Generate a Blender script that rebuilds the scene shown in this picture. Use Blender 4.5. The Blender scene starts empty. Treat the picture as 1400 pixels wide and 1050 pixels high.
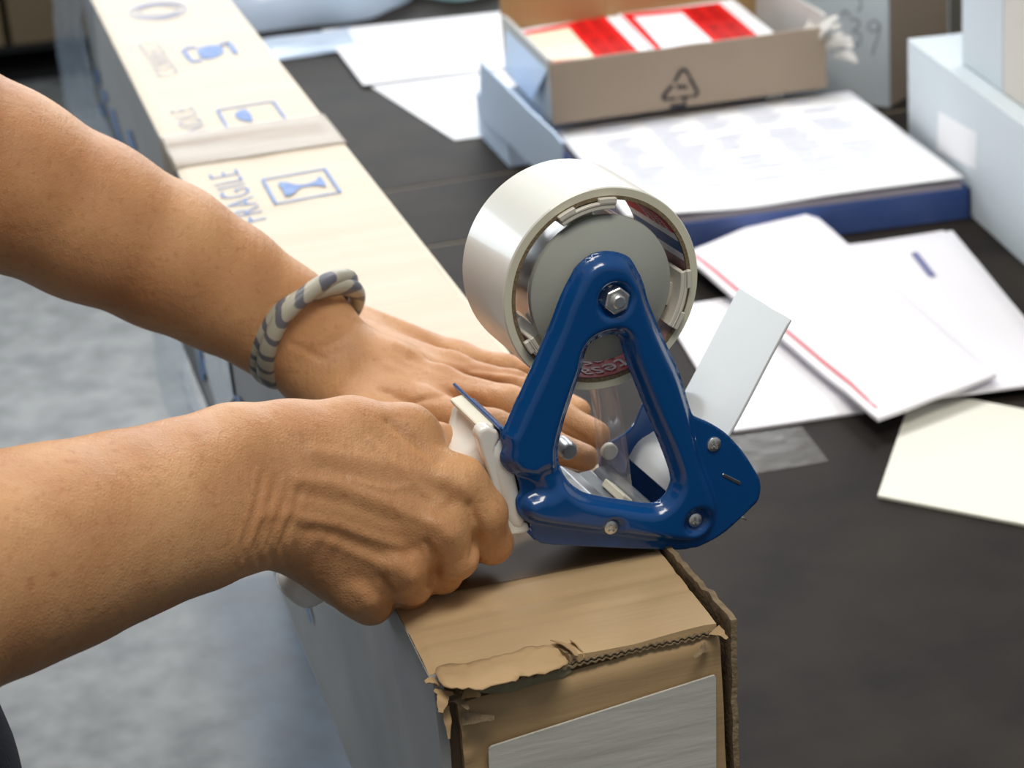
import bpy, bmesh, math, random
import numpy as np
from mathutils import Vector, Matrix, noise, geometry
random.seed(7); rng = np.random.default_rng(7)
scene = bpy.context.scene
COL = scene.collection
# ------------------------------------------------------------------ camera
ZC = 1.4404275
FPX = 3000.0
_roll = math.radians(4.75); _th = math.radians(22.546463)
FW = np.array([0, math.cos(_th), -math.sin(_th)])
_u0 = np.array([0, math.sin(_th), math.cos(_th)]); _r0 = np.array([1., 0, 0])
RT = math.cos(_roll)*_r0 - math.sin(_roll)*_u0
UP = math.sin(_roll)*_r0 + math.cos(_roll)*_u0
CAM = np.array([0, 0, ZC])
cam_d = bpy.data.cameras.new('camera'); cam = bpy.data.objects.new('camera', cam_d); COL.objects.link(cam)
cam.matrix_world = Matrix(((RT[0], UP[0], -FW[0], 0), (RT[1], UP[1], -FW[1], 0), (RT[2], UP[2], -FW[2], ZC), (0, 0, 0, 1)))
cam_d.sensor_width = 36; cam_d.lens = FPX/1400*36; cam_d.clip_start = 0.02; cam_d.clip_end = 60
cam_d.dof.use_dof = True; cam_d.dof.focus_distance = 0.985; cam_d.dof.aperture_fstop = 15
scene.camera = cam
# ------------------------------------------------------------------ light
scene.view_settings.view_transform = 'Standard'; scene.view_settings.look = 'None'
scene.view_settings.gamma = 1; scene.view_settings.use_curve_mapping = False
scene.view_settings.exposure = 0.0
w = bpy.data.worlds.new('world'); scene.world = w; w.use_nodes = True
wn = w.node_tree.nodes; wl = w.node_tree.links
bg = wn['Background']
tc = wn.new('ShaderNodeTexCoord'); sp = wn.new('ShaderNodeSeparateXYZ'); wl.new(tc.outputs['Generated'], sp.inputs[0])
cr = wn.new('ShaderNodeValToRGB'); mr = wn.new('ShaderNodeMapRange'); mr.inputs[1].default_value = -1; mr.inputs[2].default_value = 1
wl.new(sp.outputs['Z'], mr.inputs[0]); wl.new(mr.outputs[0], cr.inputs[0]); wl.new(cr.outputs[0], bg.inputs[0])
cr.color_ramp.elements[0].position = 0.30; cr.color_ramp.elements[0].color = (0.42, 0.39, 0.35, 1)
em = cr.color_ramp.elements.new(.55); em.color = (.66, .65, .62, 1)
cr.color_ramp.elements[2].position = 0.85; cr.color_ramp.elements[2].color = (0.84, 0.91, 1.0, 1)
bg.inputs[1].default_value = 0.34
def area(name, loc, target, size, sizey, power, col):
    d = bpy.data.lights.new(name, 'AREA'); d.shape = 'RECTANGLE'; d.size = size; d.size_y = sizey; d.energy = power; d.color = col
    o = bpy.data.objects.new(name, d); COL.objects.link(o); o.location = loc
    o.rotation_euler = (Vector(target)-Vector(loc)).to_track_quat('-Z', 'Y').to_euler()
    return o
area('window_daylight', (0.2, 7.5, 2.5), (0.1, 1.6, 0.9), 5.0, 1.7, 150, (0.93, 0.97, 1.0))
area('window_daylight', (-3.4, 5.0, 1.9), (0.1, 2.4, 0.9), 2.6, 1.6, 75, (0.80, 0.91, 1.0))
area('overhead_fill', (-0.5, 2.3, 3.0), (-0.1, 1.9, 0.8), 1.0, 0.5, 30, (1.0, 0.96, 0.88))  # unseen, added overhead to light the tops
area('overhead_fill', (0.35, 0.1, 3.1), (0.0, 0.9, 0.9), 1.2, 0.6, 32, (1.0, 0.93, 0.82))  # unseen, added above the camera to fill the faces turned to it
area('overhead_fill', (0.9, 2.7, 2.6), (0.2, 2.2, 0.8), 0.8, 0.5, 20, (0.97, 0.97, 1.0))  # unseen overhead light, added for the tops at the back

# ------------------------------------------------------------------ projection helpers (pixel of the 1400x1050 frame -> world)
def ray(x, y): return FW + (x-700)/FPX*RT - (y-525)/FPX*UP
def P(x, y, D): return CAM + ray(x, y)*D
def Zp(x, y, z): r = ray(x, y); return CAM + r*((z-ZC)/r[2])
def PL(x, y, p0, n): r = ray(x, y); return CAM + r*(((p0-CAM)@n)/(r@n))
def px(p):
    d = p-CAM; t = d@FW; return np.stack([700+FPX*(d@RT)/t, 525-FPX*(d@UP)/t], -1)
# ------------------------------------------------------------------ object helpers
class Root:
    def __init__(s, name, origin, ax=None, label=None, cat=None, group=None, kind=None):
        s.o = bpy.data.objects.new(name, None); COL.objects.link(s.o); s.o.empty_display_size = 0.02
        M = np.eye(4)
        if ax is not None: M[:3, 0], M[:3, 1], M[:3, 2] = ax
        M[:3, 3] = origin; s.o.matrix_world = Matrix(M.tolist()); s.M = M; s.inv = np.linalg.inv(M)
        tag(s.o, label, cat, group, kind)
def tag(o, label=None, cat=None, group=None, kind=None):
    if label: o['label'] = label
    if cat: o['category'] = cat
    if group: o['group'] = group
    if kind: o['kind'] = kind
    return o
def obj(name, verts, faces, m, root=None, parent=None, smooth=True, label=None, origin=None):
    V = np.asarray(verts, float).reshape(-1, 3)
    me = bpy.data.meshes.new(name)
    o = bpy.data.objects.new(name, me)
    if root is not None:
        V = (np.c_[V, np.ones(len(V))] @ root.inv.T)[:, :3]; o.parent = parent or root.o
    else:
        org = np.array(origin) if origin is not None else np.array([V[:, 0].mean(), V[:, 1].mean(), V[:, 2].min()])
        V = V-org; o.location = org
    me.from_pydata(V.tolist(), [], [list(map(int, f)) for f in faces])
    me.update()
    bm = bmesh.new(); bm.from_mesh(me); bmesh.ops.recalc_face_normals(bm, faces=bm.faces); bm.to_mesh(me); bm.free()
    if smooth:
        me.shade_smooth() if hasattr(me, 'shade_smooth') else me.polygons.foreach_set('use_smooth', [True]*len(me.polygons))
        if smooth != 'full':
            try: me.set_sharp_from_angle(angle=math.radians(38))
            except Exception: pass
    ms = m if isinstance(m, (list, tuple)) else [m]
    for k in ms: me.materials.append(k)
    COL.objects.link(o)
    if label: o['label'] = label
    return o
def bevel(o, wd, seg=2, ang=35):
    b = o.modifiers.new('bevel', 'BEVEL'); b.width = wd; b.segments = seg; b.limit_method = 'ANGLE'; b.angle_limit = math.radians(ang); return o
def nrm(v): v = np.asarray(v, float); return v/np.linalg.norm(v)
def prism(poly, off):            # poly: list of 3D points, off: extrusion vector
    poly = [np.asarray(q, float) for q in poly]; n = len(poly)
    V = poly+[q+off for q in poly]
    Fc = [list(range(n))[::-1], list(range(n, 2*n))]+[[i, (i+1) % n, n+(i+1) % n, n+i] for i in range(n)]
    return V, Fc
def boxpts(o, a, b, c): return prism([o, o+a, o+a+b, o+b], c)
def merge(*vf):
    V = []; Fc = []
    for v, f in vf:
        k = len(V); V += list(v); Fc += [[i+k for i in q] for q in f]
    return V, Fc
def grid(fn, nu, nv, closed_u=False):
    V = [fn(i/(nu if closed_u else nu-1), j/(nv-1)) for j in range(nv) for i in range(nu)]
    Fc = []
    for j in range(nv-1):
        for i in range(nu if closed_u else nu-1):
            i2 = (i+1) % nu; Fc.append([j*nu+i, j*nu+i2, (j+1)*nu+i2, (j+1)*nu+i])
    return V, Fc
def lathe(prof, c, axis, u, v, seg=64):     # prof: (r, h) pairs
    V = []; n = len(prof)
    for k in range(seg):
        t = 2*math.pi*k/seg; d = u*math.cos(t)+v*math.sin(t)
        V += [c+axis*h+d*r for r, h in prof]
    Fc = [[k*n+i, k*n+i+1, ((k+1) % seg)*n+i+1, ((k+1) % seg)*n+i] for k in range(seg) for i in range(n-1)]
    return V, Fc
def perp(a):
    a = nrm(a); t = np.array([0, 0, 1.]) if abs(a[2]) < .9 else np.array([1., 0, 0]); u = nrm(np.cross(t, a)); return u, np.cross(a, u)
def tube(pts, r, seg=10, closed=False, caps=True):
    pts = [np.asarray(q, float) for q in pts]; n = len(pts); V = []; pu = None
    rr = r if hasattr(r, '__len__') else [r]*n
    for i in range(n):
        a = pts[(i+1) % n]-pts[i-1] if closed else pts[min(i+1, n-1)]-pts[max(i-1, 0)]
        a = nrm(a)
        if pu is None: u, _ = perp(a)
        else: u = nrm(pu-a*(pu@a))
        pu = u; v = np.cross(a, u)
        V += [pts[i]+(u*math.cos(2*math.pi*k/seg)+v*math.sin(2*math.pi*k/seg))*rr[i] for k in range(seg)]
    Fc = [[i*seg+k, i*seg+(k+1) % seg, ((i+1) % n)*seg+(k+1) % seg, ((i+1) % n)*seg+k] for i in range(n if closed else n-1) for k in range(seg)]
    if not closed and caps: Fc += [list(range(seg))[::-1], [(n-1)*seg+k for k in range(seg)]]
    return V, Fc
def catmull(p, n=6, closed=True):
    p = np.asarray(p, float); N = len(p); out = []
    for i in range(N if closed else N-1):
        if closed: a, b, c, d = p[i-1], p[i], p[(i+1) % N], p[(i+2) % N]
        else: a, b, c, d = p[max(i-1, 0)], p[i], p[i+1], p[min(i+2, N-1)]
        for k in range(n):
            t = k/n; out.append(.5*((2*b)+(-a+c)*t+(2*a-5*b+4*c-d)*t*t+(-a+3*b-3*c+d)*t**3))
    if not closed: out.append(p[-1])
    return np.array(out)
def inpoly(pts, poly):
    x, y = pts[:, 0], pts[:, 1]; r = np.zeros(len(pts), bool); n = len(poly); j = n-1
    for i in range(n):
        xi, yi = poly[i]; xj, yj = poly[j]
        c = ((yi > y) != (yj > y)) & (x < (xj-xi)*(y-yi)/(yj-yi+1e-12)+xi); r ^= c; j = i
    return r
def dseg(pts, poly, closed=True):
    poly = np.asarray(poly, float); d = np.full(len(pts), 1e9); n = len(poly)
    for i in range(n if closed else n-1):
        a, b = poly[i], poly[(i+1) % n]; ab = b-a
        t = np.clip(((pts-a)@ab)/(ab@ab+1e-12), 0, 1); d = np.minimum(d, np.linalg.norm(pts-a-t[:, None]*ab, axis=1))
    return d
def sstep(x, a, b): t = np.clip((x-a)/(b-a), 0, 1); return t*t*(3-2*t)
def cdt_region(outer, holes, step):
    outer = np.asarray(outer); lo = outer.min(0); hi = outer.max(0)
    gx, gy = np.meshgrid(np.arange(lo[0], hi[0], step), np.arange(lo[1], hi[1], step)); G = np.c_[gx.ravel(), gy.ravel()]
    G[:, 0] += (np.round((G[:, 1]-lo[1])/step) % 2)*step/2
    k = inpoly(G, outer) & (dseg(G, outer) > step*.55)
    for h in holes: k &= ~inpoly(G, h) & (dseg(G, h) > step*.55)
    G = G[k]; V = []; Ed = []
    for lp in [outer]+list(holes):
        s = len(V); V += list(map(tuple, lp)); Ed += [(s+i, s+(i+1) % len(lp)) for i in range(len(lp))]
    V += list(map(tuple, G))
    r = geometry.delaunay_2d_cdt([Vector(v) for v in V], Ed, [], 0, 1e-7)
    vo = np.array([tuple(v) for v in r[0]]); T = np.array([f for f in r[2] if len(f) == 3])
    c = vo[T].mean(1); k = inpoly(c, outer)
    for h in holes: k &= ~inpoly(c, h)
    return vo, T[k]
_tcache = {}
def text2d(s):                        # flat outline of a word: unit height, faces
    if s in _tcache: return _tcache[s]
    cu = bpy.data.curves.new('t', 'FONT'); cu.body = s; cu.resolution_u = 3; cu.space_character = 1.18 if s.isupper() else 1; cu.offset = -.012 if s.isupper() else 0
    o = bpy.data.objects.new('t', cu); COL.objects.link(o)
    dg = bpy.context.evaluated_depsgraph_get(); dg.update(); me = o.evaluated_get(dg).to_mesh()
    V = np.array([tuple(v.co)[:2] for v in me.vertices]); Fc = [list(p.vertices) for p in me.polygons]
    bpy.data.objects.remove(o); bpy.data.curves.remove(cu)
    V = V-V.min(0); V = V/V.max(0); _tcache[s] = (V, Fc); return V, Fc
def quadmap(V, q):                    # unit square -> quad corners (00,10,11,01)
    q = [np.asarray(t, float) for t in q]
    return [q[0]*(1-u)*(1-v)+q[1]*u*(1-v)+q[2]*u*v+q[3]*(1-u)*v for u, v in V]
# ------------------------------------------------------------------ materials
def mat(name, col, rough=.6, metal=0, var=0, vscale=30, col2=None, bump=0, bscale=200, coat=0, alpha=1, sss=0, spec=.5, trans=0, ior=1.45, vstretch=None, bstretch=None, detail=4):
    m = bpy.data.materials.new(name); m.use_nodes = True; n = m.node_tree.nodes; l = m.node_tree.links; b = n['Principled BSDF']
    b.inputs['Base Color'].default_value = (*col, 1); b.inputs['Roughness'].default_value = rough; b.inputs['Metallic'].default_value = metal
    b.inputs['Coat Weight'].default_value = coat; b.inputs['Coat Roughness'].default_value = .08; b.inputs['Alpha'].default_value = alpha
    b.inputs['Specular IOR Level'].default_value = spec; b.inputs['Transmission Weight'].default_value = trans; b.inputs['IOR'].default_value = ior
    if sss:
        b.inputs['Subsurface Weight'].default_value = sss; b.inputs['Subsurface Radius'].default_value = (1, .35, .2); b.inputs['Subsurface Scale'].default_value = .006
    t = n.new('ShaderNodeTexCoord')
    if var or col2:
        mp = n.new('ShaderNodeMapping'); l.new(t.outputs['Object'], mp.inputs[0])
        if vstretch: mp.inputs['Scale'].default_value = vstretch
        nz = n.new('ShaderNodeTexNoise'); nz.inputs['Scale'].default_value = vscale; nz.inputs['Detail'].default_value = detail; l.new(mp.outputs[0], nz.inputs[0])
        r = n.new('ShaderNodeValToRGB'); l.new(nz.outputs[0], r.inputs[0]); r.color_ramp.elements[0].position = .32; r.color_ramp.elements[1].position = .68
        c2 = col2 or tuple(c*(1-var) for c in col)
        r.color_ramp.elements[0].color = (*c2, 1); r.color_ramp.elements[1].color = (*col, 1); l.new(r.outputs[0], b.inputs['Base Color'])
    if bump:
        mp = n.new('ShaderNodeMapping'); l.new(t.outputs['Object'], mp.inputs[0])
        if bstretch: mp.inputs['Scale'].default_value = bstretch
        nz = n.new('ShaderNodeTexNoise'); nz.inputs['Scale'].default_value = bscale; nz.inputs['Detail'].default_value = 5; l.new(mp.outputs[0], nz.inputs[0])
        bp = n.new('ShaderNodeBump'); bp.inputs['Strength'].default_value = bump; bp.inputs['Distance'].default_value = .002; l.new(nz.outputs[0], bp.inputs['Height']); l.new(bp.outputs[0], b.inputs['Normal'])
    return m
M = {}
M['kraft'] = mat('kraft_cardboard', (.46, .315, .165), .62, spec=.25, var=.16, vscale=6, bump=.12, bscale=25, bstretch=(1, 14, 14), vstretch=(1, 7, 4))
M['kraft_pale'] = mat('pale_outer_cardboard', (.70, .61, .47), .5, var=.05, vscale=5, bump=.08, bscale=25, bstretch=(1, 14, 14))
M['kraft_in'] = mat('torn_cardboard_core', (.30, .22, .13), .9, var=.4, vscale=160, bump=.6, bscale=400)
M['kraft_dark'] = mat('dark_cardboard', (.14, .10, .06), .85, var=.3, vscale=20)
M['side'] = mat('shaded_side_cardboard', (.33, .335, .335), .55, var=.12, vscale=9, bump=.1, bscale=60, vstretch=(1, .3, 3))  # grey holds the cool shade of the left side
M['ink'] = mat('blue_ink', (.12, .22, .50), .6, var=.25, vscale=120, col2=(.24, .34, .58))
M['ink_pale'] = mat('faded_blue_ink', (.40, .43, .55), .6)
M['ink_side'] = mat('side_blue_ink', (.14, .24, .44), .6)
M['black_ink'] = mat('black_ink', (.02, .02, .025), .6)
M['grey_ink'] = mat('grey_pencil', (.33, .36, .40), .7)
M['faint_ink'] = mat('faint_print', (.68, .71, .82), .7)
M['red'] = mat('red_print', (.70, .012, .01), .7, spec=.1)
M['darkred'] = mat('dark_red_print', (.12, .01, .01), .7, spec=.1)
M['redline'] = mat('red_stripe', (.72, .16, .18), .5)
M['paper'] = mat('white_paper', (.86, .87, .90), .7, bump=.05, bscale=40)
M['envelope'] = mat('white_padded_envelope', (.84, .83, .88), .6, bump=.25, bscale=90)
M['card'] = mat('cream_card', (.80, .79, .70), .6)
M['cream'] = mat('cream_window', (.85, .76, .58), .6)
M['label'] = mat('white_shipping_label', (.58, .58, .53), .5, spec=.2, var=.12, vscale=10, vstretch=(1, 1, 9), bump=.25, bscale=22, bstretch=(1, 1, 8))
M['paleblue'] = mat('pale_blue_carton', (.50, .63, .82), .6)
M["grey_box"] = mat("grey_carton", (.64, .71, .76), .6, var=.05, vscale=4)
M['beige_box'] = mat('beige_carton', (.52, .49, .45), .7)
M['tray'] = mat('brown_tray_cardboard', (.36, .28, .21), .7, var=.12, vscale=7)
M['tray_in'] = mat('tan_tray_inside', (.42, .27, .12), .7)
M['blue_tray'] = mat('navy_paper_tray', (.04, .08, .24), .5, spec=.2, var=.5, vscale=14, col2=(.09, .13, .32))
M['edges'] = mat('stacked_paper_edges', (.46, .42, .46), .8, var=.25, vscale=60, vstretch=(.2, .2, 40))
M['table'] = mat('dark_worn_tabletop', (.027, .021, .016), .6, spec=.12, col2=(.012, .010, .009), vscale=12, bump=.12, bscale=30, detail=8)
M['seam'] = mat('pale_table_seam', (.16, .13, .08), .6)
M['steel_leg'] = mat('painted_leg', (.12, .13, .14), .5)
M['blue'] = mat('glossy_blue_enamel', (.001, .062, .235), .2, coat=.6, var=.0, bump=.015, bscale=60)
M['dark'] = mat('slot_shade_black', (.006, .007, .01), .6)
M['steel'] = mat('zinc_plated_steel', (.86, .86, .84), .34, metal=1, var=.15, vscale=300, bump=.05, bscale=500)
M['steel_dark'] = mat('dull_steel', (.36, .38, .40), .35, metal=1, var=.3, vscale=60)
M['guide_dark'] = mat('dark_grey_guide', (.12, .14, .16), .3, var=.4, vscale=60)
M['white_pl'] = mat('white_glossy_plastic', (.80, .79, .75), .22, coat=.3, sss=.15, bump=.02, bscale=50)
M['cream_pl'] = mat('cream_inner_plastic', (.74, .71, .58), .35)
M['hub'] = mat('grey_hub_plastic', (.40, .42, .38), .26, coat=.3, var=.15, vscale=14)
M['clip'] = mat('off_white_clip_plastic', (.66, .63, .55), .4)
M['flap'] = mat('white_flap_plastic', (.66, .69, .70), .3, coat=.1, var=.04, vscale=20)
M['tape'] = mat('wound_clear_tape', (.74, .75, .70), .32, coat=.35, sss=.12, bump=.04, bscale=20)
M['tape_side'] = mat('tape_layer_edges', (.70, .68, .54), .5)
M['core'] = mat('cardboard_core', (.25, .19, .11), .9, var=.5, vscale=900)
M['core_in'] = mat('core_liner', (.30, .16, .16), .35, var=.2, vscale=30)
M['core_red'] = mat('core_red_liner', (.48, .012, .03), .6, spec=.2)
M['core_blue'] = mat('core_blue_band', (.02, .10, .26), .6, spec=.2)
M['core_white'] = mat('core_white_print', (.70, .68, .70), .6, spec=.2)
M['core_paleblue'] = mat('core_pale_band', (.50, .62, .85), .3)
def skin_mat():
    m = mat('skin', (.62, .34, .165), .46, sss=.22, spec=.4); n = m.node_tree.nodes; l = m.node_tree.links; b = n['Principled BSDF']
    t = n.new('ShaderNodeTexCoord')
    def nz(s, d=4, st=None):
        x = n.new('ShaderNodeTexNoise'); x.inputs['Scale'].default_value = s; x.inputs['Detail'].default_value = d
        if st: mp = n.new('ShaderNodeMapping'); mp.inputs['Scale'].default_value = st; l.new(t.outputs['Object'], mp.inputs[0]); l.new(mp.outputs[0], x.inputs[0])
        else: l.new(t.outputs['Object'], x.inputs[0])
        return x
    a = nz(22, 5); r = n.new('ShaderNodeValToRGB'); l.new(a.outputs[0], r.inputs[0])
    e = r.color_ramp.elements; e[0].position = .3; e[0].color = (.47, .225, .098, 1); e[1].position = .7; e[1].color = (.62, .345, .165, 1)
    f = nz(240, 3); r2 = n.new('ShaderNodeValToRGB'); l.new(f.outputs[0], r2.inputs[0]); r2.color_ramp.elements[0].position = .30; r2.color_ramp.elements[0].color = (.70, .58, .50, 1); r2.color_ramp.elements[1].position = .42; r2.color_ramp.elements[1].color = (1, 1, 1, 1)
    mx = n.new('ShaderNodeMixRGB'); mx.blend_type = 'MULTIPLY'; mx.inputs[0].default_value = .36; l.new(r.outputs[0], mx.inputs[1]); l.new(r2.outputs[0], mx.inputs[2]); l.new(mx.outputs[0], b.inputs['Base Color'])
    v = n.new('ShaderNodeTexVoronoi'); v.inputs['Scale'].default_value = 620; v.feature = 'DISTANCE_TO_EDGE'; l.new(t.outputs['Object'], v.inputs[0])
    g = nz(190, 4); w1 = n.new('ShaderNodeMath'); w1.operation = 'MULTIPLY'; w1.inputs[1].default_value = .6; l.new(v.outputs[0], w1.inputs[0])
    ad0 = n.new('ShaderNodeMath'); ad0.operation = 'ADD'; l.new(w1.outputs[0], ad0.inputs[0]); l.new(g.outputs[0], ad0.inputs[1])
    wr = nz(1, 3, (420, 90, 70)); ad = n.new('ShaderNodeMath'); ad.operation = 'MULTIPLY_ADD'; ad.inputs[1].default_value = .8; l.new(wr.outputs[0], ad.inputs[0]); l.new(ad0.outputs[0], ad.inputs[2])
    bp = n.new('ShaderNodeBump'); bp.inputs['Strength'].default_value = .5; bp.inputs['Distance'].default_value = .0009; l.new(ad.outputs[0], bp.inputs['Height']); l.new(bp.outputs[0], b.inputs['Normal'])
    return m
M['skin'] = skin_mat()
M['navy'] = mat('navy_cotton', (.006, .009, .022), .85, bump=.2, bscale=300)
M['denim'] = mat('dark_trousers', (.012, .015, .03), .85, bump=.2, bscale=300)
M['hair'] = mat('brown_hair', (.06, .035, .02), .5, bump=.4, bscale=300, bstretch=(8, 8, 1))
M['shoe'] = mat('black_shoe', (.02, .02, .02), .5)
def film(name, col, a, rough=.15, bump=.5, bscale=25):
    m = mat(name, col, rough, alpha=a, bump=bump, bscale=bscale, coat=.5); return m
M['film'] = film('clear_plastic_film', (.66, .80, .96), .58, .2, 1.0, 30)
M['tapeclear'] = mat('clear_packing_tape', (.16, .09, .04), .3, alpha=.42, bump=.15, bscale=30)
M['tapebrown'] = mat('tan_packing_tape', (.33, .25, .17), .28, alpha=.74, spec=.25, bump=.9, bscale=9, bstretch=(.6, 3, 1))
M['scrap'] = film('scuffed_clear_tape', (.22, .21, .19), .28, .25, .7, 60)
M['bag'] = mat('translucent_blue_plastic', (.46, .58, .74), .25, coat=.4, var=.5, vscale=5, col2=(.62, .70, .84), bump=.7, bscale=14)
M['teal'] = mat('teal_plastic', (.10, .24, .24), .4, var=.4, vscale=14, col2=(.30, .44, .50))

# ------------------------------------------------------------------ setting
TZ = 0.75; BT = TZ+0.212          # table top, box top
LD = np.array([-.2390290, .9710124, 0]); WD = np.array([.9710124, .2390290, 0]); UZ = np.array([0, 0, 1.])
A0 = Zp(592, 932, BT)             # near left top corner of the long box
def bx(w, l, z): return np.array([A0[0], A0[1], 0])+WD*w+LD*l+UZ*z     # box frame coordinates
# concrete floor
fm = bpy.data.materials.new('concrete_floor'); fm.use_nodes = True; n = fm.node_tree.nodes; l = fm.node_tree.links; b = n['Principled BSDF']; b.inputs['Roughness'].default_value = .34; b.inputs['Specular IOR Level'].default_value = .3
t = n.new('ShaderNodeTexCoord'); nz = n.new('ShaderNodeTexNoise'); nz.inputs['Scale'].default_value = 15; nz.inputs['Detail'].default_value = 8; nz.inputs['Roughness'].default_value = .6; l.new(t.outputs['Object'], nz.inputs[0])
r = n.new('ShaderNodeValToRGB'); l.new(nz.outputs[0], r.inputs[0]); r.color_ramp.elements[0].position = .36; r.color_ramp.elements[0].color = (.085, .09, .088, 1); r.color_ramp.elements[1].position = .62; r.color_ramp.elements[1].color = (.215, .22, .212, 1)
sx = n.new('ShaderNodeSeparateXYZ'); l.new(t.outputs['Object'], sx.inputs[0])
# blue multiplied into the floor along the table: distance from the tint's edge line
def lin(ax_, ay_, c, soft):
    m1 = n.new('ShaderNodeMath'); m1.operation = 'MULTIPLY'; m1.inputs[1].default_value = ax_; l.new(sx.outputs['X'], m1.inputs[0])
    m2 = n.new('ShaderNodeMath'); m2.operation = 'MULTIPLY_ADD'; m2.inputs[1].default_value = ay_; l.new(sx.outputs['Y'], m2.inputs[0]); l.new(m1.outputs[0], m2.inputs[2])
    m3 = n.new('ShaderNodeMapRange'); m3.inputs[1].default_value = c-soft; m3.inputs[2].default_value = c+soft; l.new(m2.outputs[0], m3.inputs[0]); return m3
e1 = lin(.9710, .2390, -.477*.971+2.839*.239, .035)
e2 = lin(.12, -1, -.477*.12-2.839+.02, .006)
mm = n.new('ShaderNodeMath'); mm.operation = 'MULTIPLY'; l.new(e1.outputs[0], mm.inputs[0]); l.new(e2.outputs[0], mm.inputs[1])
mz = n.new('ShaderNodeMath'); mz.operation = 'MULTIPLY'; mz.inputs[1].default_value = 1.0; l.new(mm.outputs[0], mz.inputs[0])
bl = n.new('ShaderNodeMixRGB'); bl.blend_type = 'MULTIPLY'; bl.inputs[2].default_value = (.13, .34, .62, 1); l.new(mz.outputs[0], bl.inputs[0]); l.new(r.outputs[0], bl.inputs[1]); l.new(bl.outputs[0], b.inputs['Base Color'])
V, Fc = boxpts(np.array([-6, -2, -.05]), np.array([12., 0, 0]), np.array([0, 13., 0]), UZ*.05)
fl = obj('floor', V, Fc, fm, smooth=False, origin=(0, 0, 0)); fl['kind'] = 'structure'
# table: boards, seams, legs
TT = Root('work_table', bx(.5, .8, 0), (WD, LD, UZ), 'dark worn work table carrying the long box, papers and cartons', 'table')
y1 = (Zp(520, 262, TZ)-A0)@LD; y2 = (Zp(590, 336, TZ)-A0)@LD
TW = 1.25
for a, c in ((-.30, y2-.002), (y2+.002, y1-.002), (y1+.002, 2.30)):
    V, Fc = boxpts(bx(0.04, a, TZ-.03), WD*TW, LD*(c-a), UZ*.03); bevel(obj('tabletop_board', V, Fc, M['table'], TT, smooth=False), .0015, 1)
for y in (y1, y2):
    V, Fc = boxpts(bx(0.041, y-.002, TZ-.02), WD*(TW-.004), LD*.004, UZ*.0192); obj('seam_strip', V, Fc, M['seam'], TT, smooth=False)
for w_ in (.20, TW-.12):
    for l_ in (-.2, 2.1):
        V, Fc = boxpts(bx(w_, l_, 0), WD*.05, LD*.05, UZ*(TZ-.03)); obj('leg', V, Fc, M['steel_leg'], TT, smooth=False)
V, Fc = boxpts(bx(.2, -.18, TZ-.10), WD*.02, LD*2.3, UZ*.07); obj('rail', V, Fc, M['steel_leg'], TT, smooth=False)
V, Fc = boxpts(bx(TW-.1, -.18, TZ-.10), WD*.02, LD*2.3, UZ*.07); obj('rail', V, Fc, M['steel_leg'], TT, smooth=False)

# ------------------------------------------------------------------ long fragile box
BW = .1335; BL = 1.66; TH = .0045
BX = Root('long_cardboard_box', bx(BW/2, BL/2, TZ), (WD, LD, UZ), 'long narrow cardboard box with blue fragile prints, torn near end, being taped', 'box')
def nz3(p, s): return noise.noise(Vector(tuple(np.asarray(p)*s)))
# top panel; near end edge is torn: left half set back and lower liner exposed
PW = 70; PLn = 150
ls = np.concatenate([np.linspace(0, .25, 100), np.linspace(.26, BL, 50)])
def topfn(i, j, z0):
    w_ = .0005+(BW-.004)*i; l_ = ls[j]
    jag = .0015*nz3((w_, 0, 0), 130)+.001*nz3((w_, 0, 3), 400)
    back = .0105*sstep(np.array([.062-w_]), 0, .004)[0]*(1 if z0 else 1)
    base = -.001+(.003*math.sin(w_*30))*0
    lo = base+jag+(back if True else 0)
    l2 = l_+max(0, lo)*(1-min(1, l_/.03))
    z = BT-.0006*abs(nz3((w_*1.0, l_*1, 0), 24))*2
    z -= .0035*math.exp(-(l_/.012)**2)*(.5+.5*math.sin(w_*90))*.6
    for c, a, s in ((.034, .0007, .0022), (.052, .0009, .003), (.072, .0005, .002)): z -= a*math.exp(-((l_-c-.01*w_)/s)**2)
    z -= .0012*math.exp(-((w_)/.004)**2)
    return bx(w_, l2, z+(0 if z0 else -TH))
NU = 90; NV = len(ls)
Vt = [topfn(i/(NU-1), j, True) for j in range(NV) for i in range(NU)]+[topfn(i/(NU-1), j, False) for j in range(NV) for i in range(NU)]
q = NU*NV; Ft = []
for j in range(NV-1):
    for i in range(NU-1):
        a = j*NU+i; Ft += [[a, a+1, a+NU+1, a+NU], [q+a, q+a+NU, q+a+NU+1, q+a+1]]
for i in range(NU-1): Ft.append([i, q+i, q+i+1, i+1]); a = (NV-1)*NU+i; Ft.append([a, a+1, q+a+1, q+a])
for j in range(NV-1): a = j*NU; Ft.append([a, a+NU, q+a+NU, q+a]); a += NU-1; Ft.append([a, q+a, q+a+NU, a+NU])
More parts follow.
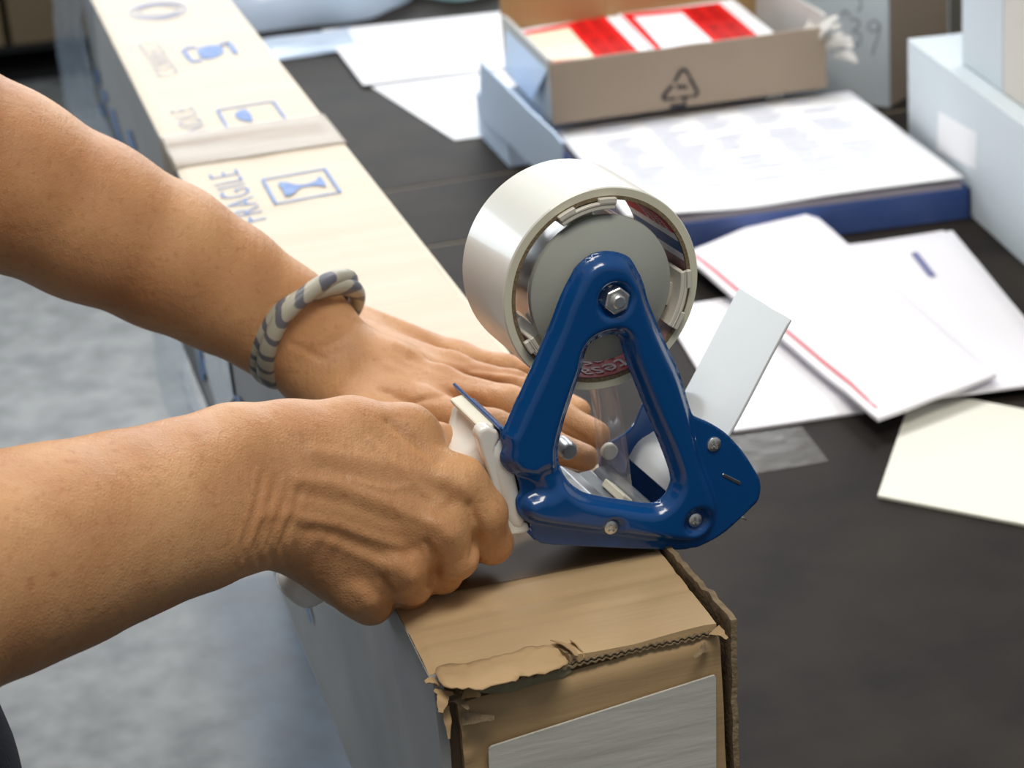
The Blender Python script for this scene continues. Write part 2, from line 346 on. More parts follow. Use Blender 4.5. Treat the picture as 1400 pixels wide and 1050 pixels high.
# top colour runs from brown at the near end to paler farther along
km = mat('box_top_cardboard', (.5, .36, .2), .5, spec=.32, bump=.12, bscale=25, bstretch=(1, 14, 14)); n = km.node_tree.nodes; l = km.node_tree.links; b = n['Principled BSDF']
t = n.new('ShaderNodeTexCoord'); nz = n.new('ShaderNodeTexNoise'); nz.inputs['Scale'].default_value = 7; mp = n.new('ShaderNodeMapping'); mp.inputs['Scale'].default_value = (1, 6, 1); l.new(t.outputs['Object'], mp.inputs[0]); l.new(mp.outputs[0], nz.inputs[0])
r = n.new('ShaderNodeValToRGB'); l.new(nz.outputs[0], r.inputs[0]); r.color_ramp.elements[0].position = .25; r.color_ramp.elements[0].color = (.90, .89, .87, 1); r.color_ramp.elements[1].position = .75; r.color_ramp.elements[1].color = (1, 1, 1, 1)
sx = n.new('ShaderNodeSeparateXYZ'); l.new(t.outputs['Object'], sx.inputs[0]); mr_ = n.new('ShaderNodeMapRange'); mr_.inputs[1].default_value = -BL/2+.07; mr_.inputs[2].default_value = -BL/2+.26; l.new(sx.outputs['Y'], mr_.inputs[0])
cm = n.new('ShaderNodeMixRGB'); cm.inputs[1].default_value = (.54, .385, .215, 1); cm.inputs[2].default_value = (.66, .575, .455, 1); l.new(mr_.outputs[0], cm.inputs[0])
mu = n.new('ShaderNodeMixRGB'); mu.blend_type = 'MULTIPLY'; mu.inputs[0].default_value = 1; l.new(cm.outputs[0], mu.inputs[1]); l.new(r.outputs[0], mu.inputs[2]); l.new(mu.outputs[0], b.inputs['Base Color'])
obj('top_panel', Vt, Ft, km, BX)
V, Fc = boxpts(bx(.004, .006, TZ), WD*(BW-.008), LD*(BL-.01), UZ*TH); obj('bottom_panel', V, Fc, M['kraft_pale'], BX, smooth=False)
# left side panel with fine dents
def leftfn(u, v):
    l_ = u*BL; z = TZ+.001+v*(BT-TZ-.0035); return bx(0-.0012*nz3((l_, z, 1), 25)*(1 if v < .95 else .3), l_, z)
V1 = grid(leftfn, 120, 14); V2 = grid(lambda u, v: leftfn(u, v)+WD*TH, 120, 14)
rim = []
nu, nv = 120, 14; off = nu*nv
for i in range(nu-1): rim += [[i, off+i, off+i+1, i+1], [(nv-1)*nu+i, (nv-1)*nu+i+1, off+(nv-1)*nu+i+1, off+(nv-1)*nu+i]]
for j in range(nv-1): rim += [[j*nu, (j+1)*nu, off+(j+1)*nu, off+j*nu], [j*nu+nu-1, off+j*nu+nu-1, off+(j+1)*nu+nu-1, (j+1)*nu+nu-1]]
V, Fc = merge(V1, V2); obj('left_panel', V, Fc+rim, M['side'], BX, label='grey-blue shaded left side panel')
# right side panel rising in a ragged ridge above the top at the near end
def ridge(l_):
    return .0028*(1 if l_ < .075 else max(0, 1-(l_-.075)/.02))+.0018*nz3((l_, 4, 0), 160)*(1 if l_ < .09 else 0)
def rightfn(u, v):
    l_ = -.004+.104*u; z = TZ+.001+v*(BT-TZ-.001+ridge(l_)); k = .0035*math.exp(-((l_+.004)/.05)**2)*v
    return bx(BW+.001+k+.0010*nz3((l_, z*2, 5), 90)*(1 if l_ < .1 else .2), l_, z)
nu, nv = 260, 22; off = nu*nv; rim = []
for i in range(nu-1): rim += [[i, off+i, off+i+1, i+1], [(nv-1)*nu+i, (nv-1)*nu+i+1, off+(nv-1)*nu+i+1, off+(nv-1)*nu+i]]
for j in range(nv-1): rim += [[j*nu, (j+1)*nu, off+(j+1)*nu, off+j*nu], [j*nu+nu-1, off+j*nu+nu-1, off+(j+1)*nu+nu-1, (j+1)*nu+nu-1]]
V, Fc = merge(grid(rightfn, nu, nv), grid(lambda u, v: rightfn(u, v)-WD*.0028, nu, nv)); obj('torn_ridge', V, Fc+rim, M['kraft_in'], BX, label='ragged torn edge of the right side standing proud')
V, Fc = boxpts(bx(BW-.003, .10, TZ+.001), WD*.003, LD*(BL-.10), UZ*(BT-TZ-.002)); obj('right_panel', V, Fc, M['kraft_pale'], BX, smooth=False)
V, Fc = boxpts(bx(.004, BL-.012, TZ+.004), WD*(BW-.008), LD*TH, UZ*(BT-TZ-.01)); obj('far_end_panel', V, Fc, M['kraft_pale'], BX, smooth=False)
# near end flap (front), slightly leaning, top edge below the torn lid
FP0 = bx(0, -.002, 0); FN = -LD
def frontfn(u, v):
    w_ = .0095+(BW-.0125)*u; top = BT-.0135+.009*u; z = TZ+.002+v*(top-TZ-.002)
    rnd = .004*(max(0, v-.965)/.035)**2
    return bx(w_, -.003+rnd+.0008*nz3((w_, z, 8), 45)+.0012*math.exp(-((u)/.03)**2)*nz3((w_, z, 2), 150)*3, z)
V1 = grid(frontfn, 70, 70); V2 = grid(lambda u, v: frontfn(u, v)+LD*TH, 70, 70); nu = nv = 70; off = 4900; rim = []
for i in range(nu-1): rim += [[i, off+i, off+i+1, i+1], [(nv-1)*nu+i, (nv-1)*nu+i+1, off+(nv-1)*nu+i+1, off+(nv-1)*nu+i]]
for j in range(nv-1): rim += [[j*nu, (j+1)*nu, off+(j+1)*nu, off+j*nu], [j*nu+nu-1, off+j*nu+nu-1, off+(j+1)*nu+nu-1, (j+1)*nu+nu-1]]
V, Fc = merge(V1, V2); ff = obj('end_flap', V, Fc+rim, M['kraft'], BX)
# inner flap seen in the cracks
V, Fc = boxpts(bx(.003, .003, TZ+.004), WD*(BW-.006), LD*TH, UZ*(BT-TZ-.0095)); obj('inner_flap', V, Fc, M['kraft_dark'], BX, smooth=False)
# corrugated wavy layers exposed under the torn lid
def wavy(l0, z0, w0, w1, amp, th, dz=0.0, dl=.003):
    n_ = int((w1-w0)/.0004); V = []; Fc = []
    for k in range(n_+1):
        w_ = w0+(w1-w0)*k/n_; z = z0+dz*(k/n_)+amp*math.sin(w_*2*math.pi/.0035); ll = l0+.0009*nz3((w_, l0, z0), 260)
        V += [bx(w_, ll, z), bx(w_, ll, z+th), bx(w_, ll+dl, z+th), bx(w_, ll+dl, z)]
    for k in range(n_):
        for e in range(4): Fc.append([4*k+e, 4*k+(e+1) % 4, 4*k+4+(e+1) % 4, 4*k+4+e])
    return V, Fc
parts = [wavy(-.0022, BT-.0078, .008, .064, .0004, .0009, .0016, .012), wavy(-.0008, BT-.0062, .010, .064, .0005, .0006, .0012, .010),
         wavy(-.0018, BT-.0060, .062, BW-.004, .0005, .0006, .0008), wavy(-.0016, BT-.0042, .062, BW-.004, .0005, .0005, .0004)]
V, Fc = merge(*parts); o = obj('corrugated_layer', V, Fc, M['kraft_in'], BX); o['label'] = 'torn wavy corrugation under the lid edge'
# torn shreds
def shred(c, d, up_, L_, Wd, curl=.002, seed=0):
    c = np.array(c); d = nrm(d); s = nrm(np.cross(d, up_)); V = []; N = 8
    for k in range(N+1):
        t = k/N; ww = Wd*(1-.75*t)*(1+.5*nz3((t*3, seed, 0), 1.7)); cc = c+d*L_*t+nrm(up_)*curl*math.sin(t*2.6)*(1+.4*nz3((t, seed, 3), 3))
        for q_ in (-1, 1): V += [cc+s*ww*q_*.5+d*.0006*nz3((t*9, seed, q_), 3), cc+s*ww*q_*.5-nrm(up_)*.0005]
    Fc = []
    for k in range(N):
        a = 4*k; Fc += [[a, a+2, a+6, a+4], [a+1, a+5, a+7, a+3], [a, a+4, a+5, a+1], [a+2, a+3, a+7, a+6]]
    Fc += [[0, 1, 3, 2], [4*N, 4*N+2, 4*N+3, 4*N+1]]
    return V, Fc
sh = [((.004, -.002, BT-.004), (-.5, -1, -.7), (0, -1, 1), .011, .008), ((.008, -.003, BT-.008), (.6, -1, -.5), (0, -.6, 1), .009, .006), ((.002, .001, BT-.001), (-1, -.3, .2), (0, -.3, 1), .006, .006),
      ((.012, -.004, BT-.006), (.9, -.7, -.1), (0, -1, 1), .008, .006), ((.010, -.005, BT-.018), (1, -.25, -.05), (0, -1, .5), .014, .007), ((.004, -.002, BT-.012), (-.1, -.5, -1), (0, -1, .4), .014, .004),
      ((.060, .012, BT+.0003), (.25, -1, -.1), (.6, -.2, 1), .015, .008), ((.063, .004, BT-.001), (.1, -.6, -1), (1, -1, 0), .007, .006), ((.066, .010, BT-.0005), (.1, -1, -.25), (1, 0, .6), .012, .004),
      ((.128, -.002, BT-.002), (.5, -1, -.3), (0, -1, 1), .008, .006), ((.124, -.004, BT-.008), (-.9, -.5, -.2), (0, -1, .6), .010, .004)]
def wl3(v): return WD*v[0]+LD*v[1]+UZ*v[2]
for k, (c, d, u_, L_, W_) in enumerate(sh):
    V, Fc = shred(bx(*c), wl3(d), wl3(u_), L_, W_, .0018, k); obj('torn_shred', V, Fc, M['kraft' if k % 3 != 1 else 'kraft_in'], BX)
# lifted torn liner along the left half
tl = catmull([(596, 915), (612, 940), (650, 941), (700, 931), (718, 922), (745, 920), (775, 908), (768, 893), (735, 882), (690, 893), (650, 903)], 5)
tl = [(x+2.6*nz3((x, y, 0), .21), y+2.6*nz3((x, y, 5), .17)+1.5*nz3((x, y, 9), .6)) for x, y in tl]; c3 = [Zp(x, y, BT+.0012) for x, y in tl]; vo, T = cdt_region(np.array([[(p-A0)@WD, (p-A0)@LD] for p in c3]), [], .0025)
V = [bx(a_, b_, BT+.0012+.0014*nz3((a_, b_, 0), 110)+.0009*nz3((a_, b_, 4), 320)+.0022*sstep(np.array([.002-b_]), -.012, .0)[0]*0) for a_, b_ in vo]
lo = obj('lifted_liner', V, T, M['kraft'], BX); s = lo.modifiers.new('s', 'SOLIDIFY'); s.thickness = .0006
V = [PL(x, y, bx(0, -.0012, 0), LD) for x, y in [(640, 946), (660, 938), (700, 928), (745, 915), (776, 905), (782, 918), (770, 926), (730, 936), (700, 946), (670, 948)]]; V, Fc = prism(V, LD*.0006)
obj('exposed_liner', V, Fc, mat('grey_inner_liner', (.27, .235, .15), .8, var=.3, vscale=120), BX, smooth=False, label='greyish inner liner showing under the tear')
# crease across the top and marks
def onbox(pts, z=BT+.0004): return [Zp(x, y, z) for x, y in pts]
def flat(name, pts, m, root, z=None, plane=None, label=None, th=.0003):
    if plane is None: V = [Zp(x, y, z) for x, y in pts]; nrm_ = UZ
    else: V = [PL(x, y, *plane) for x, y in pts]; nrm_ = plane[1]
    V, Fc = prism(V, -nrm_*th); return obj(name, V, Fc, m, root, smooth=False, label=label)
PZ = BT+.0005
def ring_print(name, pts, wpx, m, z=PZ):
    p = np.array(pts, float); V = []; n_ = len(p)
    for k in range(n_):
        a = nrm(p[k]-p[k-1]); b_ = nrm(p[(k+1) % n_]-p[k]); na = np.array([-a[1], a[0]]); nb = np.array([-b_[1], b_[0]]); mi = nrm(na+nb); s_ = wpx/2/max(.4, mi@na)
        V += [Zp(*(p[k]+mi*s_), z), Zp(*(p[k]-mi*s_), z)]
    return obj(name, V, [[2*k, 2*k+1, 2*((k+1) % n_)+1, 2*((k+1) % n_)] for k in range(n_)], m, BX, smooth=False)
def quad_text(s, q, m, root, name='printed_text', z=PZ, plane=None):
    V2, Fc = text2d(s)
    Q = [Zp(x, y, z) if plane is None else PL(x, y, *plane) for x, y in q]
    return obj(name, quadmap(V2, Q), Fc, m, root, smooth=False)
# FRAGILE + glass (start bottom, reading away from the camera, tops to the left)
quad_text('FRAGILE', [(365, 298), (324, 231), (284, 239), (326, 307)], M['ink'], BX)
quad_text('HANDLE', [(298, 196), (262, 144), (232, 150), (264, 203)], M['ink_pale'], BX)
quad_text('CORRECT', [(246, 98), (215, 54), (187, 59), (216, 106)], M['ink_pale'], BX)
def barprint(a, b_, wpx, m, nm='printed_mark'): 
    a = np.array(a, float); b_ = np.array(b_, float); d = nrm(b_-a); s_ = np.array([1., .0])*wpx/2 if abs(d[1]) > abs(d[0]) else np.array([0, 1.])*wpx/2
    V = [Zp(*q_, PZ+.0001) for q_ in (a-s_, a+s_, b_+s_, b_-s_)]; return obj(nm, V, [[0, 1, 2, 3]], m, BX, smooth=False)
ring_print('printed_frame', [(359, 245), (445, 230), (466, 262), (377, 278)], 1.6, M['ink'])
barprint((359, 245), (377, 278), 5, M['ink']); barprint((444, 231), (465, 262), 5, M['ink'])
gl = catmull([(380, 250), (392, 249), (404, 252), (420, 251), (432, 246), (437, 241), (446, 254), (434, 253.5), (422, 254.5), (410, 257), (402, 264), (391, 268), (387, 261)], 4)
obj('printed_glass', [Zp(x, y, PZ) for x, y in gl], [list(range(len(gl)))], M['ink'], BX, smooth=False)
ring_print('printed_frame', [(297, 150), (373, 138), (392, 163), (312, 176)], 1.4, M['ink'])
barprint((297, 150), (312, 176), 4.5, M['ink']); barprint((373, 138), (391, 163), 4.5, M['ink'])
gl = catmull([(334, 149), (342, 155), (345, 165), (333, 165), (323, 160), (322, 154)], 4); obj('printed_hands', [Zp(x, y, PZ) for x, y in gl], [list(range(len(gl)))], M['ink'], BX, smooth=False)
gl = catmull([(269, 68), (282, 62), (300, 62), (306, 70), (296, 78), (278, 80)], 4); obj('printed_disc', [Zp(x, y, PZ) for x, y in gl], [list(range(len(gl)))], M['ink'], BX, smooth=False)
for a, b_, w_ in (((250, 68), (260, 82), 7), ((312, 57), (323, 73), 8), ((252, 66), (268, 64), 3), ((260, 84), (276, 82), 3), ((300, 60), (312, 58), 3)): barprint(a, b_, w_, M['ink'])
el = [(220+38*math.cos(t_)-4, 14+11*math.sin(t_)-3*math.cos(t_)) for t_ in np.linspace(0, 2*math.pi, 30, endpoint=False)]; ring_print('printed_ellipse', el, 3.2, M['ink_pale'])
ring_print('printed_ellipse', [(216+(x-216)*.75, 14+(y-14)*.6) for x, y in el], 2, M['ink_pale'])
# packing tape band over the top and down both sides
tA = [(225, 188), (255, 235), (462, 196), (425, 158)]
l0 = (Zp(330, 172, BT)-A0)@LD; l1 = (Zp(350, 214, BT)-A0)@LD
l0, l1 = max(l0, l1), min(l0, l1)
prof = [(-.0016, BT-.10), (-.0016, BT-.03), (-.0016, BT-.006), (-.0010, BT-.0015), (.001, BT+.0010), (.006, BT+.0014)]+[(x_, BT+.0013) for x_ in np.linspace(.012, BW-.01, 24)]+[(BW-.003, BT+.0013), (BW+.0022, BT-.0005), (BW+.003, BT-.01), (BW+.003, BT-.07)]
V = []; NB = 12
for k, (w_, z) in enumerate(prof):
    for j in range(NB):
        t_ = j/(NB-1); l_ = l1+(l0-l1)*t_+.10*w_*0
        V.append(bx(w_, l_, z+.0005*math.sin(t_*9+w_*14)*(0 < w_ < BW)))
Fc = [[k*NB+j, k*NB+j+1, (k+1)*NB+j+1, (k+1)*NB+j] for k in range(len(prof)-1) for j in range(NB-1)]
obj('packing_tape_band', V, Fc, M['tapebrown'], BX, label='glossy tan packing tape band across the top')
# fresh clear tape under the dispenser
V, Fc = boxpts(bx(.006, .075, BT+.0006), WD*(BW-.012), LD*.05, UZ*.0002); obj('fresh_tape', V, Fc, M['tapeclear'], BX, smooth=False, label='fresh clear tape strip just laid')
V, Fc = tube([P(631, 797, 1.057), P(632, 788, 1.050), P(637, 779, 1.046), P(645, 774, 1.046)], .0005, 6); obj('tape_curl', V, Fc, M['white_pl'], BX)
# side prints (left)
SP = (bx(-.0016, 0, 0), WD)
for q_ in ([(172, 178), (178, 178), (186, 205), (179, 205)], [(150, 148), (155, 150), (168, 196), (162, 196)], [(138, 123), (143, 124), (147, 138), (142, 138)], [(134, 140), (141, 143), (146, 158), (138, 156)], [(128, 95), (134, 96), (137, 116), (131, 114)],
           [(266, 440), (270, 440), (280, 520), (275, 520)], [(278, 447), (284, 450), (287, 464), (280, 462)], [(275, 490), (281, 492), (284, 512), (277, 510)], [(300, 535), (308, 538), (318, 562), (309, 564)], [(320, 540), (327, 543), (333, 562), (326, 564)], [(417, 826), (421, 826), (427, 852), (425, 852)]):
    V = [PL(x, y, *SP) for x, y in q_]; V, Fc = prism(V, -WD*.0004); obj('side_print', V, Fc, M['ink_side'], BX, smooth=False)
V = [PL(x, y, bx(-.002, 0, 0), WD) for x, y in [(274, 462), (306, 458), (320, 545), (300, 566), (286, 520)]]; V, Fc = prism(V, -WD*.0004); obj('clear_side_tape', V, Fc, mat('pale_glossy_tape', (.62, .76, .92), .12, coat=.6, bump=.6, bscale=50), BX, smooth=False, label='pale glossy tape on the side')
# shipping label on the near end
FPL = (bx(0, -.0058, 0), LD)
lb = [(668, 1028), (669, 1024), (672, 1021), (974, 924.5), (977.5, 924), (979, 927), (979.5, 1150), (980, 1330), (680, 1425), (675, 1250)]
V = [PL(x, y, *FPL) for x, y in lb]; V, Fc = prism(V, LD*.0012); obj('shipping_label', V, Fc, M['label'], BX, smooth=False, label='blank white label with faint corrugation')

# ------------------------------------------------------------------ tape dispenser
AX = P(835, 405, .985)                                 # axle on the near side plate
GA = np.array([-math.sin(math.radians(20)), math.cos(math.radians(20)), 0])    # axle direction, away from the camera
GP = np.array([math.cos(math.radians(20)), math.sin(math.radians(20)), 0])     # along the plate
def G(x, y, off=0.0): return PL(x, y, AX, GA)+GA*off   # trace on the near plate plane, then step back along the axle
def g2(x, y): q_ = G(x, y)-AX; return (q_@GP, q_[2])
def g3(u, v, off): return AX+GP*u+UZ*v+GA*off
TG = Root('tape_dispenser', g3(.03, -.13, .028), (GP, GA, UZ), 'blue enamelled metal hand tape dispenser with white handle standing on the long box', 'tape dispenser')
out = [(827, 343), (812, 346), (800, 353), (788, 364), (780, 377), (765, 407), (750, 447), (725, 505), (703, 553), (690, 582), (684, 590), (685, 600), (688, 610), (684, 620), (685, 630), (693, 641), (701, 646), (706, 652), (710, 664), (710, 674), (705, 682), (706, 695), (711, 706), (720, 712), (726, 718), (727, 730), (735, 739), (748, 743), (780, 745), (811, 746.5), (870, 749), (927, 750.5), (944, 748), (957, 745), (989, 727), (1027, 692), (1035, 683), (1038, 671), (1038, 660), (1034, 648), (1016, 619), (996, 596), (982, 585), (966, 576), (952, 570), (945, 565), (938, 547), (927, 509), (907, 465), (886, 415), (878, 388), (871, 371), (860, 353), (845, 345)]
hole = [(838, 456), (828, 457), (816, 461), (806, 468), (799, 480), (794, 502), (783, 533), (771, 570), (763, 600), (761, 617), (763, 634), (768, 646), (778, 660), (796, 672), (819, 678), (850, 683), (881, 687.5), (894, 686.5), (903, 681), (911, 672), (916, 660), (915, 645), (908, 624), (900, 603), (888, 575), (877, 548), (866, 520), (858, 500), (852, 482), (848, 466), (845, 460)]
ribo = [(827, 343), (812, 346), (800, 353), (788, 364), (780, 377), (765, 407), (750, 447), (725, 505), (703, 553), (690, 582), (684, 590), (684, 610), (684, 630), (700, 648), (722, 655), (730, 668), (716, 676), (708, 690), (713, 706), (730, 716), (780, 724), (830, 730), (890, 738), (930, 742), (958, 735), (975, 716), (980, 690), (972, 660), (960, 630), (952, 600), (944, 565), (927, 509), (907, 465), (886, 415), (878, 388), (871, 371), (860, 353), (845, 345)]
o2 = np.array([g2(*q_) for q_ in catmull(out, 4)]); h2 = np.array([g2(*q_) for q_ in catmull(hole, 4)]); r2_ = np.array([g2(*q_) for q_ in catmull(ribo, 4)])
vo, T = cdt_region(o2, [h2], .0012)
d1 = np.minimum(dseg(vo, r2_), dseg(vo, h2)); ins = inpoly(vo, r2_)
hgt = np.where(ins, .0062*sstep(d1, .0004, .0062), 0)
pk = lambda x, y: np.linalg.norm(vo-np.array(g2(x, y)), axis=1)
hgt *= .25+.75*sstep(pk(833, 405), .0062, .0098); hgt = np.where(pk(833, 405) < .0105, hgt, hgt)
hgt *= .15+.85*sstep(pk(947, 708), .0055, .0088)
hgt = np.minimum(hgt, .0022+.004*sstep(pk(831.5, 717), .0040, .0065))
# webs between rib and lower left lobe, shallow dish between legs at the left
hgt *= 1-.45*sstep(-pk(745, 655), -.011, -.004)
Vp = [g3(a, b_, -h_) for (a, b_), h_ in zip(vo, hgt)]
pl_ = obj('side_plate', Vp, T, M['blue'], TG, smooth='full', label='blue pressed steel frame plate with stamped ribs')
s = pl_.modifiers.new('s', 'SOLIDIFY'); s.thickness = .0018; s.offset = 0; s.use_quality_normals = True
# bottom shoe joining both sides, and far guard plate
def extr(poly_px, off0, off1, smoothn=0):
    p = catmull(poly_px, smoothn) if smoothn else poly_px
    return prism([G(x, y, off0) for x, y in p], GA*(off1-off0))
V, Fc = extr([(730, 739), (760, 744), (870, 749), (930, 750.5), (958, 744), (957, 740), (930, 745), (870, 743), (760, 737), (735, 733)], .0005, .056); bevel(obj('shoe', V, Fc, M['blue'], TG, smooth=False), .0006)
GD = [(885, 732), (884, 706), (888, 684), (900, 668), (920, 655), (934, 640), (946, 612), (962, 590), (985, 582), (1010, 600), (1040, 650), (1046, 675), (1025, 705), (990, 738), (950, 757), (900, 757)]
V, Fc = extr([(x, y-6) for x, y in GD], .054, .056, 4); bevel(obj('far_guard', V, Fc, M['blue'], TG, smooth=False), .0005)
# cross strut: blue folded strip along the handle head
V, Fc = extr([(681, 585), (685, 582), (693, 596), (690, 600)], -.001, .060); bevel(obj('handle_bracket', V, Fc, M['blue'], TG, smooth=False), .0007)
V, Fc = extr([(690, 596), (710, 602), (706, 610), (690, 602)], .004, .056); bevel(obj('cross_web', V, Fc, M['blue'], TG, smooth=False), .0006)
V, Fc = extr([(697, 640), (712, 640), (728, 725), (712, 720)], .002, .055); obj('slot_shade_block', V, Fc, M['dark'], TG, smooth=False)  # solid black block standing in for the shade inside the slot
# axle bolt, nut, hub
def hexr(r_, o0, o1, c, n_=6, ph=.25):
    pts = [c+GP*r_*math.cos(2*math.pi*k/n_+ph)+UZ*r_*math.sin(2*math.pi*k/n_+ph)+GA*o0 for k in range(n_)]; return prism(pts, GA*(o1-o0))
V, Fc = hexr(.0066, -.0078, -.001, AX); bevel(obj('axle_nut', V, Fc, M['steel'], TG, smooth=False), .0009, 3)
V, Fc = lathe([(0, -.0098), (.0025, -.0098), (.0032, -.0092), (.0032, .058), (0, .058)], AX, GA, GP, UZ, 32); obj('axle_bolt', V, Fc, M['steel'], TG)
V, Fc = lathe([(.0055, -.0024), (.0088, -.0024), (.0092, -.0018), (.0092, -.001), (.0055, -.001)], AX, GA, GP, UZ, 40); obj('washer', V, Fc, M['steel'], TG)
V, Fc = lathe([(.004, .0035), (.012, .0035), (.020, .0050), (.028, .0078), (.0325, .0094), (.0345, .0104), (.0350, .0118), (.0347, .014), (.0325, .018), (.0325, .052), (.004, .052)], AX, GA, GP, UZ, 96); obj('hub', V, Fc, M['hub'], TG)
RC = AX
def arcseg(r0, r1, a0, a1, o0, o1, n_=14):
    V = []; Fc = []
    for k in range(n_+1):
        t_ = math.radians(a0+(a1-a0)*k/n_); d = GP*math.cos(t_)+UZ*math.sin(t_); V += [RC+d*r0+GA*o0, RC+d*r1+GA*o0, RC+d*r1+GA*o1, RC+d*r0+GA*o1]
    for k in range(n_):
        for e in range(4): Fc.append([4*k+e, 4*k+(e+1) % 4, 4*k+4+(e+1) % 4, 4*k+4+e])
    Fc += [[0, 1, 2, 3], [4*n_+3, 4*n_+2, 4*n_+1, 4*n_]]
    return V, Fc
OF = .0095                                            # front face of the tape roll behind the plate
for a0, a1 in ((78, 117), (-37, 2), (-158, -128)):
    mid = (a0+a1)/2
    V, Fc = merge(arcseg(.0385, .0405, a0, a1, OF-.0025, OF+.03), arcseg(.0405, .0438, a0, a0+(a1-a0)*.3, OF-.0028, OF-.0004, 5), arcseg(.0405, .0438, a1-(a1-a0)*.3, a1, OF-.0028, OF-.0004, 5), arcseg(.0405, .0420, a0, a1, OF-.0028, OF-.0004))
    bevel(obj('core_clip', V, Fc, M['clip'], TG, smooth=False), .0004, 1)
    V, Fc = arcseg(.0330, .0388, mid-8, mid+8, OF+.006, OF+.03, 4); obj('clip_arm', V, Fc, M['clip'], TG, smooth=False)
# screws
def screw(x, y, off, r_=.0037):
    s_ = np.linspace(-r_, r_, 25); V = []; idx = {}; Fc = []
    c = G(x, y); ca, sa = math.cos(.5), math.sin(.5)
    for j, b_ in enumerate(s_):
        for i, a in enumerate(s_):
            d = math.hypot(a, b_)
            if d > r_: f_ = r_/d; a_, bb = a*f_, b_*f_; 
            else: a_, bb = a, b_
            d = min(d, r_); h_ = .0016*math.sqrt(max(0, 1-(d/r_)**2*.93))
            u, v = a_*ca+bb*sa, -a_*sa+bb*ca
            if (abs(u) < .0005 and abs(v) < .0021) or (abs(v) < .0005 and abs(u) < .0021): h_ -= .0011
            if d >= r_: h_ = -.0006
            V.append(c+GP*a_+UZ*bb-GA*(h_+off))
    N = 25
    for j in range(N-1):
        for i in range(N-1): Fc.append([j*N+i, j*N+i+1, (j+1)*N+i+1, (j+1)*N+i])
    o = obj('screw', V, Fc, M['steel'], TG, smooth=False); return o
screw(974.5, 606, .0010); screw(947.5, 708, .0022); screw(831.5, 717, .0030)
V, Fc = extr([(985.5, 647), (988, 646), (1011, 657), (1012, 660), (1010, 662), (986, 650)], -.0014, .003); bevel(obj('slot_tab', V, Fc, M['steel_dark'], TG, smooth=False), .0003, 1)
# white paddle flap across the width
fp = catmull([(1086, 440), (1058, 492), (1030, 546), (1004, 594), (985, 622), (962, 645), (940, 660), (925, 684)], 4, False)
V = []; n_ = len(fp)
for k, (x, y) in enumerate(fp):
    q_ = G(x, y); a = nrm(G(*fp[min(k+1, n_-1)])-G(*fp[max(k-1, 0)])); nn = np.cross(a, GA)
    V += [q_+GA*.003+nn*.0007, q_+GA*.055+nn*.0007, q_+GA*.055-nn*.0007, q_+GA*.003-nn*.0007]
Fc = [[4*k+e, 4*k+(e+1) % 4, 4*k+4+(e+1) % 4, 4*k+4+e] for k in range(n_-1) for e in range(4)]+[[0, 1, 2, 3], [4*n_-1, 4*n_-2, 4*n_-3, 4*n_-4]]
bevel(obj('wiper_flap', V, Fc, M['flap'], TG, smooth=True), .0004, 1, 60)
# rollers, blade, bracket inside
V, Fc = lathe([(0, .004), (.0060, .004), (.0070, .005), (.0070, .054), (.0060, .055), (0, .055)], G(888, 712), GA, GP, UZ, 40); obj('pressure_roller', V, Fc, M['guide_dark'], TG)
V, Fc = lathe([(0, .051), (.0035, .051), (.0042, .0518), (.0042, .0542), (0, .0542)], G(896, 672), GA, GP, UZ, 32); obj('roller_cap', V, Fc, M['cream_pl'], TG, label='cream roller end cap on the far guard')
V, Fc = extr([(868, 690), (884, 700), (900, 716), (894, 722), (876, 712), (862, 700)], .012, .034); bevel(obj('tape_guide', V, Fc, M['cream_pl'], TG, smooth=False), .0006)
V, Fc = lathe([(0, .047), (.0035, .047), (.0045, .0485), (.0045, .058), (0, .058)], G(834, 668), GA, GP, UZ, 32); obj('guide_roller', V, Fc, M['steel_dark'], TG)
V, Fc = extr([(812, 700), (828, 694), (852, 704), (872, 716), (868, 722), (820, 722)], .012, .054); bevel(obj('steel_bracket', V, Fc, M['steel_dark'], TG, smooth=False), .0006)
V, Fc = extr([(838, 724), (850, 706), (872, 700), (876, 706), (866, 724)], .010, .055); bevel(obj('guide_block', V, Fc, M['guide_dark'], TG, smooth=False), .0008)
bl_ = [(930+6*(k % 2)*0, 742) for k in range(2)]
V = []; Fc = []
for k in range(41):
    V += [G(1010, 708, .004+.05*k/40), G(1022+(6 if k % 2 else 0), 712+(4 if k % 2 else 0), .004+.05*k/40)]
Fc = [[2*k, 2*k+1, 2*k+3, 2*k+2] for k in range(40)]; bl = obj('cutting_blade', V, Fc, M['steel'], TG, smooth=False); s = bl.modifiers.new('s', 'SOLIDIFY'); s.thickness = .0006
# handle: lofted superellipse sections along the grip, in the middle of the gun
MID = .029
def gm(x, y): return G(x, y)       # pixel on near plate plane; sections are centred MID behind it
